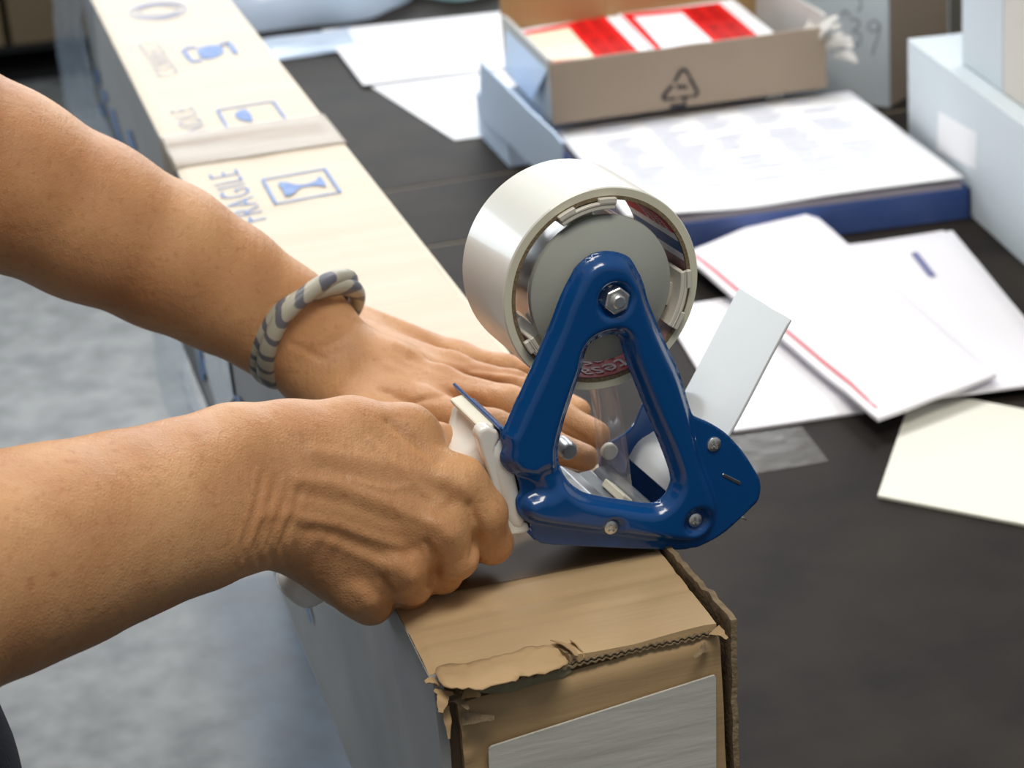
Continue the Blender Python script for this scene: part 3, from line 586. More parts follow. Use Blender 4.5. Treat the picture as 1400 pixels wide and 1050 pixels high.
# (x, y on near plane of the section's centre; half height across the grip; half width along the axle; exponent; direction follows path)
secs = [((712, 662), .0245, .0282, 8), ((704, 665), .0258, .0288, 8), ((692, 670), .0260, .0288, 7), ((682, 675), .0218, .0268, 5), ((671, 680), .0185, .0225, 4), ((656, 687), .0162, .0178, 3), ((640, 700), .0150, .0150, 2.6), ((600, 722), .0150, .0145, 2.4), ((550, 750), .0155, .0145, 2.4), ((500, 782), .0150, .0140, 2.4), ((465, 808), .0140, .0140, 2.4), ((438, 832), .0125, .0130, 2.5), ((424, 846), .0105, .0115, 2.5), ((418, 853), .0060, .0075, 2.4)]
V = []; NS = 48; cen = [g2(*s_[0]) for s_ in secs]
for k, (c, hh, hw, ex) in enumerate(secs):
    a = np.array(cen[min(k+1, len(secs)-1)])-np.array(cen[max(k-1, 0)])
    if k < 4: a = np.array(g2(690, 676))-np.array(g2(712, 664))
    a = a/np.linalg.norm(a); up2 = np.array([-a[1], a[0]]); up2 = up2 if up2[1] > 0 else -up2
    if k < 5:
        up2 = nrm(np.array(g2(684, 590))-np.array(g2(718, 738)))
    for j in range(NS):
        t_ = 2*math.pi*j/NS; cs, sn = math.cos(t_), math.sin(t_)
        ss = math.copysign(abs(sn)**(2/ex), sn)*hh; cc = math.copysign(abs(cs)**(2/ex), cs)*hw
        V.append(g3(cen[k][0]+up2[0]*ss, cen[k][1]+up2[1]*ss, MID+cc))
n_ = len(secs); Fc = [[k*NS+j, k*NS+(j+1) % NS, (k+1)*NS+(j+1) % NS, (k+1)*NS+j] for k in range(n_-1) for j in range(NS)]+[list(range(NS)), [(n_-1)*NS+j for j in range(NS)][::-1]]
hd = obj('handle', V, Fc, M['white_pl'], TG, smooth='full', label='white glossy plastic handle with flared head'); 
s = hd.modifiers.new('s', 'SUBSURF'); s.levels = s.render_levels = 1
# near cheek of the handle head with stepped edge, and cream inner face
ck = [(655, 600), (658, 590), (670, 586), (684, 592), (686, 600), (680, 612), (679, 620), (684, 634), (694, 645), (702, 650), (707, 668), (709, 678), (704, 688), (709, 706), (713, 712), (724, 717), (728, 727), (718, 732), (700, 735), (693, 728), (686, 706), (672, 655), (660, 618)]
V, Fc = extr([(x, y) for x, y in ck], .0015, .010); bevel(obj('handle_cheek', V, Fc, M['white_pl'], TG, smooth=False), .0022, 4, 25)
V, Fc = extr([(664, 594), (684, 587), (688, 597), (670, 604)], .007, .048); bevel(obj('head_insert', V, Fc, M['cream_pl'], TG, smooth=False), .001, 2)
# ------------------------------------------------------------------ tape roll
TR = Root('tape_roll', RC+GA*(OF+.026)-UZ*.048, (GP, GA, UZ), 'fat roll of clear packing tape mounted on the blue dispenser', 'tape roll')
RW = .052
V, Fc = lathe([(.0440, OF), (.0476, OF), (.0482, OF+.0006), (.0482, OF+RW-.0006), (.0476, OF+RW), (.0440, OF+RW)], RC, GA, GP, UZ, 160); obj('wound_tape', V, Fc, [M['tape']], TR)
V, Fc = lathe([(.0441, OF-.0002), (.0477, OF-.0002), (.0477, OF-.0001), (.0441, OF-.0001)], RC, GA, GP, UZ, 160); obj('tape_edge_face', V, Fc, M['tape_side'], TR)
V, Fc = lathe([(.0424, OF-.0004), (.0442, OF-.0004), (.0442, OF+RW+.0004), (.0424, OF+RW+.0004), (.0424, OF-.0004)], RC, GA, GP, UZ, 160); obj('cardboard_core', V, Fc, M['core'], TR)
def inner(name, a0, a1, o0, o1, m, r_=.0422, n_=16):
    V = []; 
    for k in range(n_+1):
        t_ = math.radians(a0+(a1-a0)*k/n_); d = GP*math.cos(t_)+UZ*math.sin(t_); V += [RC+d*r_+GA*o0, RC+d*r_+GA*o1]
    return obj(name, V, [[2*k, 2*k+1, 2*k+3, 2*k+2] for k in range(n_)], m, TR)
inner('core_liner', 0, 360, OF+.0003, OF+RW-.001, M['core_in'], .04235, 90)
inner('core_band', 68, 80, OF+.0006, OF+RW-.002, M['core_paleblue'])
inner('core_band', 27, 68, OF+.0006, OF+RW-.002, M['core_red'])
inner('core_band', 21, 27, OF+.0006, OF+RW-.002, M['core_white'])
inner('core_band', 12, 21, OF+.0006, OF+RW-.002, M['core_blue'])
inner('core_band', 7, 12, OF+.0006, OF+RW-.002, M['core_white'])
inner('core_band', -118, -58, OF+.0006, OF+RW-.002, M['core_red'])
def ctext(s, a_start, a_end, v0, v1):     # a_start -> a_end reading direction (degrees), v0 baseline, v1 top (offset along axle)
    V2, Fc = text2d(s); r_ = .0419; V = []
    for u, v in V2:
        t_ = math.radians(a_start+(a_end-a_start)*u); V.append(RC+(GP*math.cos(t_)+UZ*math.sin(t_))*r_+GA*(OF+v0+(v1-v0)*v))
    obj('printed_text', V, Fc, M['core_white'], TR, smooth=False)
ctext('tesa', -72, -104, .0125, .0028); ctext('tesa', -74, -104, .024, .0150)
for k in range(7):
    a = 66-k*5.6; ctext('tesa', a, a-5.0, .0085, .0035); ctext('tesa', a, a-5.0, .0150, .0100); ctext('tesa', a, a-5.0, .0215, .0165); ctext('tesa', a, a-5.0, .028, .023)
# tape tail running down to the roller
ta = [(849, 512), (858, 560), (868, 622), (876, 684), (884, 704)]
p0 = catmull(ta, 6, False); V = []; NW = 22
for k, (x, y) in enumerate(p0):
    for j in range(NW):
        t_ = j/(NW-1); q_ = G(x, y, OF+.001+t_*.050); f_ = k/(len(p0)-1)
        V.append(q_+GP*(.0016*math.sin(t_*7+1.0)*f_*(1-f_)*3+.004*t_*math.sin(f_*3.14)))
Fc = [[k*NW+j, k*NW+j+1, (k+1)*NW+j+1, (k+1)*NW+j] for k in range(len(p0)-1) for j in range(NW-1)]
obj('tape_tail', V, Fc, film('clear_tape_tail', (.74, .66, .66), .32, .04, .2, 14), TR, smooth='full', label='transparent strip of tape pulled from the roll')

# ------------------------------------------------------------------ papers, envelopes, cartons on the table
def sheet(name, quad, z0, th, m, label, cat, group=None, curl=0, rnd=0, fr=None, n_=22):
    """a rectangular paper thing laid on the table: corner pixels on the plane z0"""
    Q = [Zp(x, y, z0) for x, y in quad]; R_ = Root(name, sum(Q)/4-UZ*0, (WD, LD, UZ), label, cat, group)
    def f(u, v, top):
        q_ = Q[0]*(1-u)*(1-v)+Q[1]*u*(1-v)+Q[2]*u*v+Q[3]*(1-u)*v
        e = min(u, 1-u, v, 1-v); pad = th*(.35+.65*sstep(np.array([e]), 0, .10)[0]) if rnd else th
        wv = curl*(math.sin(u*5+v*3)*.5+.5)*(1+0*u)+rnd*.0012*nz3(q_, 22)
        return q_+UZ*((pad if top else 0)+max(0, wv))
    V = [f(i/(n_-1), j/(n_-1), True) for j in range(n_) for i in range(n_)]+[f(i/(n_-1), j/(n_-1), False) for j in range(n_) for i in range(n_)]
    q = n_*n_; Fc = []
    for j in range(n_-1):
        for i in range(n_-1): a = j*n_+i; Fc += [[a, a+1, a+n_+1, a+n_], [q+a, q+a+n_, q+a+n_+1, q+a+1]]
    for i in range(n_-1):
        a = i; b_ = (n_-1)*n_+i; c = i*n_; d = i*n_+n_-1
        Fc += [[a, q+a, q+a+1, a+1], [b_, b_+1, q+b_+1, q+b_], [c, c+n_, q+c+n_, q+c], [d, q+d, q+d+n_, d+n_]]
    R_.f = f; R_.Q = Q
    R_.body = obj('sheet' if not rnd else 'paper_body', V, Fc, m, R_, smooth=True)
    return R_
def decal(R_, name, pts, m, lift=.0004):       # pts in (u, v) of the sheet
    V = []; Fc = []
    def dense(a, b_, k=8): return [np.array(a)+(np.array(b_)-np.array(a))*t_/k for t_ in range(k)]
    pts = [np.array(p_, float) for p_ in pts]; n0 = 9
    for j in range(n0):
        for i in range(n0):
            u, v = i/(n0-1), j/(n0-1); uv = pts[0]*(1-u)*(1-v)+pts[1]*u*(1-v)+pts[2]*u*v+pts[3]*(1-u)*v; V.append(R_.f(uv[0], uv[1], True)+UZ*lift)
    Fc = [[j*n0+i, j*n0+i+1, (j+1)*n0+i+1, (j+1)*n0+i] for j in range(n0-1) for i in range(n0-1)]
    return obj(name, V, Fc, m, R_)
# loose white sheets behind (left)
sheet('paper_sheet', [(497, 117), (700, 92), (690, 17), (440, 42)], TZ+.003, .0006, M['paper'], 'white paper sheet lying farthest back on the table, its corner beside the plastic bag', 'paper', 'loose white sheets behind the cartons', curl=.001)
sheet('paper_sheet', [(622, 192), (720, 180), (700, 90), (507, 118)], TZ+.0005, .0006, M['paper'], 'white paper sheet reaching nearest the roll, left of the pale blue carton', 'paper', 'loose white sheets behind the cartons')
# envelopes and papers to the right
e4 = sheet('padded_envelope', [(1235, 465), (1385, 440), (1290, 318), (1160, 338)], TZ+.0005, .006, M['envelope'], 'white envelope mostly hidden under the stamped one, below the navy tray', 'envelope', rnd=1)
e1 = sheet('padded_envelope', [(1003, 592), (1182, 566), (1080, 395), (905, 425)], TZ+.0005, .006, M['envelope'], 'flat white envelope at the bottom left of the pile behind the white flap', 'envelope', rnd=.5)
e3 = sheet('padded_envelope', [(1262, 548), (1470, 522), (1302, 318), (1120, 352)], TZ+.008, .006, M['envelope'], 'white envelope with a small dark stamp, right of the red-lined envelope', 'envelope', rnd=.6)
e2 = sheet('padded_envelope', [(1200, 578), (1362, 517), (1096, 282), (935, 352)], TZ+.016, .009, M['envelope'], 'large white padded envelope with a red line, on top of the pile', 'envelope', rnd=1.3)
decal(e2, 'red_stripe', [(.040, .03), (.058, .03), (.048, .97), (.030, .97)], M['redline'], .001)
decal(e2, 'fold_line', [(.0, .88), (1, .90), (1, .905), (0, .885)], M['faint_ink'])
V2, Fc2 = text2d('PRINTED')
def stext(R_, s, q, m, lift=.0006):
    V2, Fc2 = text2d(s); V = []
    for u, v in V2:
        uv = np.array(q[0])*(1-u)*(1-v)+np.array(q[1])*u*(1-v)+np.array(q[2])*u*v+np.array(q[3])*(1-u)*v; V.append(R_.f(uv[0], uv[1], True)+UZ*lift)
    obj('printed_text', V, Fc2, m, R_, smooth=False)
decal(e3, 'stamp', [(.58, .68), (.58, .86), (.63, .86), (.63, .68)], mat('stamp_ink', (.17, .18, .36), .6), .0012)
cd = sheet('cream_card', [(1200, 681), (1440, 728), (1470, 576), (1250, 534)], TZ+.0004, .0022, M['card'], 'blank cream card lying on the dark table at the right edge', 'card')
# scuffed tape on the table
sc = sheet('tape_scrap', [(985, 655), (1133, 631), (1096, 583), (975, 600)], TZ+.0003, .0003, M['scrap'], 'scuffed clear tape piece stuck to the dark tabletop beside the dispenser', 'tape', curl=0)
# navy tray of printed sheets
sA, sB, sC = Zp(760, 170, TZ+.044), Zp(1160, 122, TZ+.044), Zp(1315, 236, TZ+.044)
ux = nrm((sB-sA)*np.array([1, 1, 0])); LW = np.linalg.norm(sB-sA); uy = nrm((sC-sB)*np.array([1, 1, 0])); LD2 = np.linalg.norm(sC-sB)
NT = Root('paper_tray', (sA+sC)/2*np.array([1, 1, 0])+UZ*TZ, (ux, np.cross(UZ, ux), UZ), 'navy blue low tray holding the stack of printed sheets', 'tray')
c0 = sA*np.array([1, 1, 0])+UZ*TZ
def fr(u, v, z): return c0+ux*u+uy*v+UZ*z
e = .006
V, Fc = prism([fr(-e, -e, 0), fr(LW+e, -e, 0), fr(LW+e, LD2+e, 0), fr(-e, LD2+e, 0)], UZ*.003); obj('tray_floor', V, Fc, M['blue_tray'], NT, smooth=False)
for a, b_, c, d in ((-e, -e, LW+e, -e+.003), (-e, LD2+e-.003, LW+e, LD2+e), (-e, -e, -e+.003, LD2+e), (LW+e-.003, -e, LW+e, LD2+e)):
    V, Fc = prism([fr(a, b_, .003), fr(c, b_, .003), fr(c, d, .003), fr(a, d, .003)], UZ*.027); obj('tray_wall', V, Fc, M['blue_tray'], NT, smooth=False)
PS = Root('paper_stack', c0+ux*LW/2+uy*LD2/2+UZ*(TZ*0+.003), (ux, np.cross(UZ, ux), UZ), 'stack of white printed sheets lying in the navy tray', 'paper')
V, Fc = prism([fr(0, 0, .0032), fr(LW, 0, .0032), fr(LW, LD2, .0032), fr(0, LD2, .0032)], UZ*.0305); obj('sheet_pile', V, Fc, M['edges'], PS, smooth=False)
def tops(u, v, k=0):
    z = .0385+.0025*math.sin(u*3.1)*(1-v)+.004*max(0, .35-u)*v*2-.003*math.exp(-((u-.35)/.2)**2)*v+.0045*max(0, u-.6)*(1-v)+k
    return fr(-.002+u*(LW+.004), -.002+v*(LD2+.003), z)
V1 = grid(lambda u, v: tops(u, v, .0012), 40, 30); V2_ = grid(lambda u, v: tops(u, v, 0), 40, 30)
o1 = obj('top_sheet', V1[0], V1[1], M['paper'], PS); s = o1.modifiers.new('s', 'SOLIDIFY'); s.thickness = .0014
ln = []; 
for c_ in range(5):
    for r_ in range(14):
        if rng.random() < .2: continue
        u0 = .10+c_*.165+rng.random()*.02; v0 = .07+r_*.054; L_ = .06+.07*rng.random()
        if c_ == 2 and r_ % 4 == 0: continue
        ln.append((  [tops(u0, v0, .0038), tops(u0+L_, v0, .0038), tops(u0+L_, v0+.016, .0038), tops(u0, v0+.016, .0038)], [[0, 1, 2, 3]]))
for V, Fc in ln: obj('printed_line', V, Fc, M['faint_ink'], PS, smooth=False)
# pale blue carton below the brown tray
cb = Zp(655, 185, TZ); cdir = -LD; HB = .052
LC = Root('low_carton', cb, (WD, LD, UZ), 'pale blue low carton under the brown cardboard tray', 'carton')
cy0 = nrm((Zp(752, 288, TZ)-cb)*np.array([1, 1, 0])); cyl = np.linalg.norm(PL(757, 171, sA, uy)[:2]-cb[:2])*0+max(.08, (sA-cb)@cy0-.012); cx0 = np.array([-cy0[1], cy0[0], 0]); cx0 = cx0 if cx0[0] > 0 else -cx0
def lc(u, v, z): return cb+cx0*u+cy0*v+UZ*z
for nm_, a, b_, c, d in (('side_panel', 0, 0, .004, cyl), ('side_panel', .29, 0, .294, cyl), ('end_panel', .004, 0, .29, .004), ('end_panel', .004, cyl-.004, .29, cyl)):
    V, Fc = prism([lc(a, b_, .001), lc(c, b_, .001), lc(c, d, .001), lc(a, d, .001)], UZ*(HB-.005)); obj(nm_, V, Fc, M['paleblue'], LC, smooth=False)
V, Fc = prism([lc(0, 0, HB-.004), lc(.294, 0, HB-.004), lc(.294, cyl, HB-.004), lc(0, cyl, HB-.004)], UZ*.003); obj('lid_panel', V, Fc, M['paleblue'], LC, smooth=False)
V = [PL(x, y, cb-cx0*.003, cx0) for x, y in [(656, 84), (690, 118), (722, 150), (757, 182), (768, 196), (764, 262), (700, 200), (656, 160)]]; V, Fc = prism(V, cx0*.0025); obj('lid_flap', V, Fc, M['paleblue'], LC, smooth=False)
# open brown tray
tb = Zp(757, 172, TZ+HB); tr_ = Zp(1132, 122, TZ+HB); tx = nrm(tr_-tb); tw = np.linalg.norm(tr_-tb); ty = nrm((Zp(652, -2, TZ+HB+.068)-Zp(750, 88, TZ+HB+.068))); td = .235
TH_ = .066
BTy = Root('open_cardboard_tray', tb+UZ*0, (tx, ty, UZ), 'open brown cardboard tray of red and white pouches standing on the pale blue carton', 'tray')
def tf(u, v, z): return tb+tx*u+ty*v+UZ*z
def wallp(nm_, p0, p1, inw, z1, m, th=.004, label=None, lean=0):
    d = p1-p0; V = []; N = 26
    for k in range(N+1):
        q_ = p0+d*k/N; h_ = z1*(1+.015*nz3(q_, 30)); V += [q_, q_+UZ*h_+inw*lean, q_+inw*th+UZ*h_+inw*lean, q_+inw*th]
    Fc = [[4*k+e_, 4*k+(e_+1) % 4, 4*k+4+(e_+1) % 4, 4*k+4+e_] for k in range(N) for e_ in range(4)]+[[0, 1, 2, 3], [4*N+3, 4*N+2, 4*N+1, 4*N]]
    return obj(nm_, V, Fc, m, BTy, smooth=False, label=label)
wallp('front_panel', tf(0, 0, .001), tf(tw, 0, .001), ty, TH_, M['tray'])
wallp('back_panel', tf(0, td, .001), tf(tw, td, .001), -ty, TH_+.03, M['tray_in'])
wallp('side_panel', tf(0, .005, .001), tf(0, td-.005, .001), tx, TH_+.003, mat('tray_side_grey', (.50, .50, .48), .6), label='pale grey left side panel')
wallp('side_panel', tf(tw, .005, .001), tf(tw, td-.005, .001), -tx, TH_+.012, mat('tray_side_pale', (.58, .56, .54), .6, bump=.5, bscale=40), label='crumpled pale right side panel', lean=-.004)
V, Fc = prism([tf(.004, .004, .001), tf(tw-.004, .004, .001), tf(tw-.004, td-.004, .001), tf(.004, td-.004, .001)], UZ*.003); obj('base_panel', V, Fc, M['tray_in'], BTy, smooth=False)
V, Fc = prism([tf(-.001, .01, TH_-.01), tf(-.001, td-.03, TH_-.01), tf(-.013, td-.06, TH_-.045), tf(-.011, .05, TH_-.05)], UZ*.003); obj('side_flap', V, Fc, M['paleblue'], BTy, smooth=False)
cm_ = mat('crumpled_pale_card', (.62, .60, .57), .4, bump=.8, bscale=60)
for k in range(9):
    V, Fc = shred(tf(tw-.008+.010*(k % 3), .000+.02*(k//3), TH_-.005-.012*(k % 3)), tx*(.6+.3*(k % 2))-ty*(.3+.2*(k % 3))+UZ*(.5-.45*(k % 4)), -ty*.4+UZ, .026, .024, .006, k+30); obj('crumpled_corner', V, Fc, cm_, BTy)
# recycling mark on the front panel: three bent arrows, thick triangle
TPL = (tf(0, 0, 0)-np.array([-tx[1], tx[0], 0])*.0012, np.array([-tx[1], tx[0], 0]))
def tprint(pts, m=M['black_ink']):
    V = [PL(x, y, *TPL) for x, y in pts]; obj('recycling_mark', V, [list(range(len(V)))], m, BTy, smooth=False)
for q_ in ([(929, 97), (934, 93.5), (940, 95), (945, 104), (942, 106), (937, 98.5), (934, 98), (925, 113), (921, 112)], [(945, 104), (957, 126), (955, 132), (947, 134), (947, 131), (952, 129), (952, 126), (942, 109)], [(918, 116), (922, 118), (910, 133), (912, 135), (925, 133.5), (925, 137), (908, 138.5), (905, 135), (906, 130)], [(929, 133), (945, 131), (945, 134), (929, 136.5)], [(917, 144), (939, 141.5), (939, 147), (917, 149.5)], [(936, 134), (939, 134), (939, 142), (936, 142)]): tprint(q_)
for x in (926, 931, 936): tprint([(x, 117), (x+4, 116.4), (x+4, 122), (x, 122.6)])
# red and white pouches
RZ = TZ+HB+TH_-.012
def pouch(quad, k, label, cream, mirror=False):
    R_ = sheet('document_pouch', quad, RZ-.004+k*.0015, .0012, M['paper'], label, 'envelope', 'document pouches in the cardboard tray', curl=.001)
    decal(R_, 'red_frame', [(.02, .0), (.86, .0), (.86, .93), (.02, .93)], M['red'], .0004)
    decal(R_, 'window', [(.07, .06), (.48, .06), (.50, .82), (.09, .82)], M['cream'] if cream else M['paper'], .0009)
    for r_ in (0, 1):
        stext(R_, 'INVOICE  ENCLOSED', [(.56+.135*r_, .88), (.56+.135*r_, .10), (.655+.135*r_, .10), (.655+.135*r_, .88)], M['darkred'], .0012)
    return R_
V_ = [(756, 92), (884, 78), (840, 20), (712, 46)]
pouch([(735, 92), (905, 78), (843, 16), (694, 46)], 0, 'red and white pouch with a cream window, left in the brown tray', True)
pouch([(900, 78), (1078, 62), (1000, 0), (842, 18)], 1.5, 'red and white pouch with a white window, right in the brown tray', False)
for k in range(6):
    sheet('document_pouch', [(742+k, 96), (1070-k*2, 66), (992, 0), (700, 44)], RZ-.010-k*.004, .0025, M['paper'], 'white pouch in the pile hidden beneath the two red ones', 'envelope', 'spare pouches beneath the red ones', n_=6)
# grey cartons at the right
def carton(name, o, u, v, du, dv, h, m, label, ms=None, seam=True):
    """closed carton: four walls, two top flaps with a gap, tape strip"""
    R_ = Root(name, o, (nrm(u), nrm(v), UZ), label, 'carton'); u = nrm(u); v = nrm(v); t_ = .004
    f = lambda a, b_, z: o+u*a+v*b_+UZ*z
    ws = ms or [m]*4
    for k, (a, b_, c, d) in enumerate(((0, 0, du, t_), (0, dv-t_, du, dv), (0, t_, t_, dv-t_), (du-t_, t_, du, dv-t_))):
        V, Fc = prism([f(a, b_, .0005), f(c, b_, .0005), f(c, d, .0005), f(a, d, .0005)], UZ*(h-.0045)); bevel(obj('wall_panel', V, Fc, ws[k], R_, smooth=False), .001, 1)
    for a, b_ in ((0, dv/2-.001), (dv/2+.001, dv)):
        V, Fc = prism([f(0, a, h-.004), f(du, a, h-.004), f(du, b_, h-.004), f(0, b_, h-.004)], UZ*.004); bevel(obj('top_flap', V, Fc, ws[0], R_, smooth=False), .001, 1)
    V, Fc = prism([f(.004, .004, .001), f(du-.004, .004, .001), f(du-.004, dv-.004, .001), f(.004, dv-.004, .001)], UZ*.003); obj('bottom_panel', V, Fc, m, R_, smooth=False)
    R_.fn = f; return R_
gb = Zp(1242, 219, TZ); gb2 = Zp(1412, 374, TZ); gv = nrm(gb2-gb); gu = np.array([-gv[1], gv[0], 0]); gu = gu if gu[0] > 0 else -gu
gl_ = np.linalg.norm(gb2-gb)+.03
hB = min(np.linspace(.1, .3, 401), key=lambda h_: abs(px(gb+UZ*h_)[1]-53))
CB = carton('grey_carton', gb, gv, gu, gl_, .30, hB, M['grey_box'], 'long grey carton with a blank white label, on the right of the table')
V = [PL(x, y, gb-gu*.0004, gu) for x, y in [(1283, 152), (1335, 182), (1334, 232), (1281, 206)]]; V, Fc = prism(V, gu*.0003); obj('address_label', V, Fc, M['paper'], CB, smooth=False, label='small blank white label')
c_ = PL(1314, 40, gb+gu*.0, gu); 
k0 = Zp(1308, 88, TZ+hB); k1 = k0+gv*.115
bs_ = mat('beige_side', (.66, .62, .57), .7)
carton('beige_carton', k0+gu*.005+UZ*.0005, gv, gu, np.linalg.norm(k1-k0)-.001, .25, .30, M['grey_box'], 'pale grey carton standing on the long labelled carton, its left half in view')
carton('beige_carton', k1+gu*.005+UZ*.0005+gv*.001, gv, gu, .16, .25, .30, bs_, 'beige carton at the top right corner, standing on the long labelled carton')
a1 = Zp(1224, 160, TZ)
a1 = np.array([.446, 2.372, TZ])
ru = -nrm(WD*.93-LD*.37*-1); ru = -nrm(np.array([.80, -.60, 0])*1); 
CA = carton('tall_carton', a1, nrm(np.array([-.80, .60, 0])), nrm(np.array([.60, .80, 0])), .135, .16, .46, M['grey_box'], 'tall grey carton with handwritten 39 behind the paper stack', ms=[M['grey_box'], M['grey_box'], M['tray'], M['grey_box']])
apl = (CA.fn(0, -.0005, 0), nrm(np.array([.60, .80, 0])))
def hand(strokes, wd=2.0):
    for s_ in strokes:
        p_ = catmull(s_, 5, False); V = []; n_ = len(p_)
        for k in range(n_):
            a = nrm(p_[min(k+1, n_-1)]-p_[max(k-1, 0)]); nn = np.array([-a[1], a[0]])*wd/2; V += [PL(*(p_[k]+nn), *apl), PL(*(p_[k]-nn), *apl)]
        obj('handwriting', V, [[2*k, 2*k+1, 2*k+3, 2*k+2] for k in range(n_-1)], M['grey_ink'], CA, smooth=False)
hand([[(1163, 28), (1170, 26), (1175, 31), (1172, 38), (1166, 42), (1174, 45), (1177, 53), (1173, 61), (1164, 63)], [(1202, 33), (1196, 28), (1189, 31), (1187, 38), (1193, 43), (1200, 40), (1203, 33), (1201, 48), (1196, 62), (1192, 75)], [(1150, 22), (1156, 14), (1162, 22)], [(1174, -8), (1177, 8), (1172, 16)]], 2.6)
DB = carton('dark_brown_carton', np.array([.575, 2.50, TZ]), WD, LD, .45, .30, .42, mat('brown_far_card', (.10, .08, .055), .8), 'dark brown carton in the gap between the grey cartons')
# plastic bag at the far end of the table, shiny band in front of it
def blob(name, c, sx_, sy_, sz_, m, label, cat, amp=.3, fq=14, seed=0, rot=.24, group=None):
    R_ = Root(name, c, (WD, LD, UZ), label, cat, group)
    def f(u, v):
        t_ = u*2*math.pi; ph = (v)*math.pi/2; r_ = 1+amp*nz3((math.cos(t_)*math.cos(ph)*sx_+seed, math.sin(t_)*math.cos(ph)*sy_, math.sin(ph)*sz_), fq)
        return c+WD*sx_*math.cos(t_)*math.cos(ph)*r_+LD*sy_*math.sin(t_)*math.cos(ph)*r_+UZ*(sz_*math.sin(ph)*r_+.001)
    V, Fc = grid(f, 90, 30, True); Fc.append(list(range(90))[::-1]); obj('crumpled_film', V, Fc, m, R_); return R_
bgc = Zp(440, 38, TZ)+LD*.12; bgc[2] = TZ
BG = blob('plastic_bag', bgc, .15, .10, .10, M['bag'], 'crumpled pale blue plastic bag at the far end of the table', 'bag', .35, 9, 3)
bt = Zp(672, 6, TZ)+LD*.12; bt[2] = TZ
blob('green_plastic_bag', bt, .085, .07, .07, M['teal'], 'crumpled teal green plastic behind the white sheets', 'bag', .4, 14, 8)
pb = sheet('plastic_strip', [(372, 84), (500, 66), (480, 40), (352, 56)], TZ+.001, .004, M['bag'], 'shiny clear plastic strip on the table in front of the pale bag', 'plastic', rnd=3)
# film hanging down the box side and past the table edge
FLP = bx(-.006, 0, 0)
lf = [(74, -20), (78, 60), (90, 135), (106, 168), (150, 270), (206, 400), (212, 450), (214, 505), (222, 545), (250, 600)]
rf = [(116, -20), (122, 60), (134, 130), (152, 175), (190, 270), (236, 400), (248, 450), (262, 505), (274, 545), (300, 600)]
lf = catmull(lf, 5, False); rf = catmull(rf, 5, False); NW = 14
FL = Root('hanging_plastic_film', bx(-.006, .7, TZ-.1), (WD, LD, UZ), 'clear crinkled plastic film hanging along the left side of the long box', 'plastic')
V = []
for k in range(len(lf)):
    for j in range(NW):
        t_ = j/(NW-1); x, y = lf[k]*(1-t_)+rf[k]*t_; q_ = PL(x, y, FLP, WD); V.append(q_+WD*(-.006*abs(nz3((q_[0]*1, q_[1]*.5, q_[2]), 45))-.004*abs(math.sin(t_*9))))
Fc = [[k*NW+j, k*NW+j+1, (k+1)*NW+j+1, (k+1)*NW+j] for k in range(len(lf)-1) for j in range(NW-1)]
obj('film_sheet', V, Fc, M['film'], FL)
# far cartons on a pallet whose near-black colour carries the gap's shadow
fy = Zp(40, 103, 0); fx0 = fy+np.array([-1.0, -.25, 0])*1.0; dx = nrm(np.array([1, .14, 0])); dy = np.array([-dx[1], dx[0], 0])
PT = Root('pallet', fx0, (dx, dy, UZ), 'pallet under the far brown cartons, gap shadow put into its black colour', 'pallet')
dk = mat('shadow_black_pallet', (.006, .006, .007), .9)
for k in range(3):
    V, Fc = boxpts(fx0+dy*(.05+.4*k)+UZ*.0, dx*2.2, dy*.09, UZ*.022); obj('bottom_board', V, Fc, dk, PT, smooth=False)
    for j in range(4):
        V, Fc = boxpts(fx0+dy*(.05+.4*k)+dx*(.7*j)+UZ*.022, dx*.1, dy*.09, UZ*.065); obj('block', V, Fc, dk, PT, smooth=False)
for k in range(8):
    V, Fc = boxpts(fx0+dy*(.02+.12*k)+UZ*.087, dx*2.2, dy*.10, UZ*.018); obj('deck_board', V, Fc, dk, PT, smooth=False)
fb = mat('far_brown_card', (.20, .15, .085), .8, var=.25, vscale=3)
for k, (a, wd_) in enumerate(((.0, .98), (1.0, 1.15))):
    carton('far_carton', fx0+dx*a+dy*.03+UZ*.1055, dx, dy, wd_, .8, .55, fb, ('brown carton on the dark pallet, left of the long box', 'brown carton on the dark pallet, showing just right of the long box')[k])

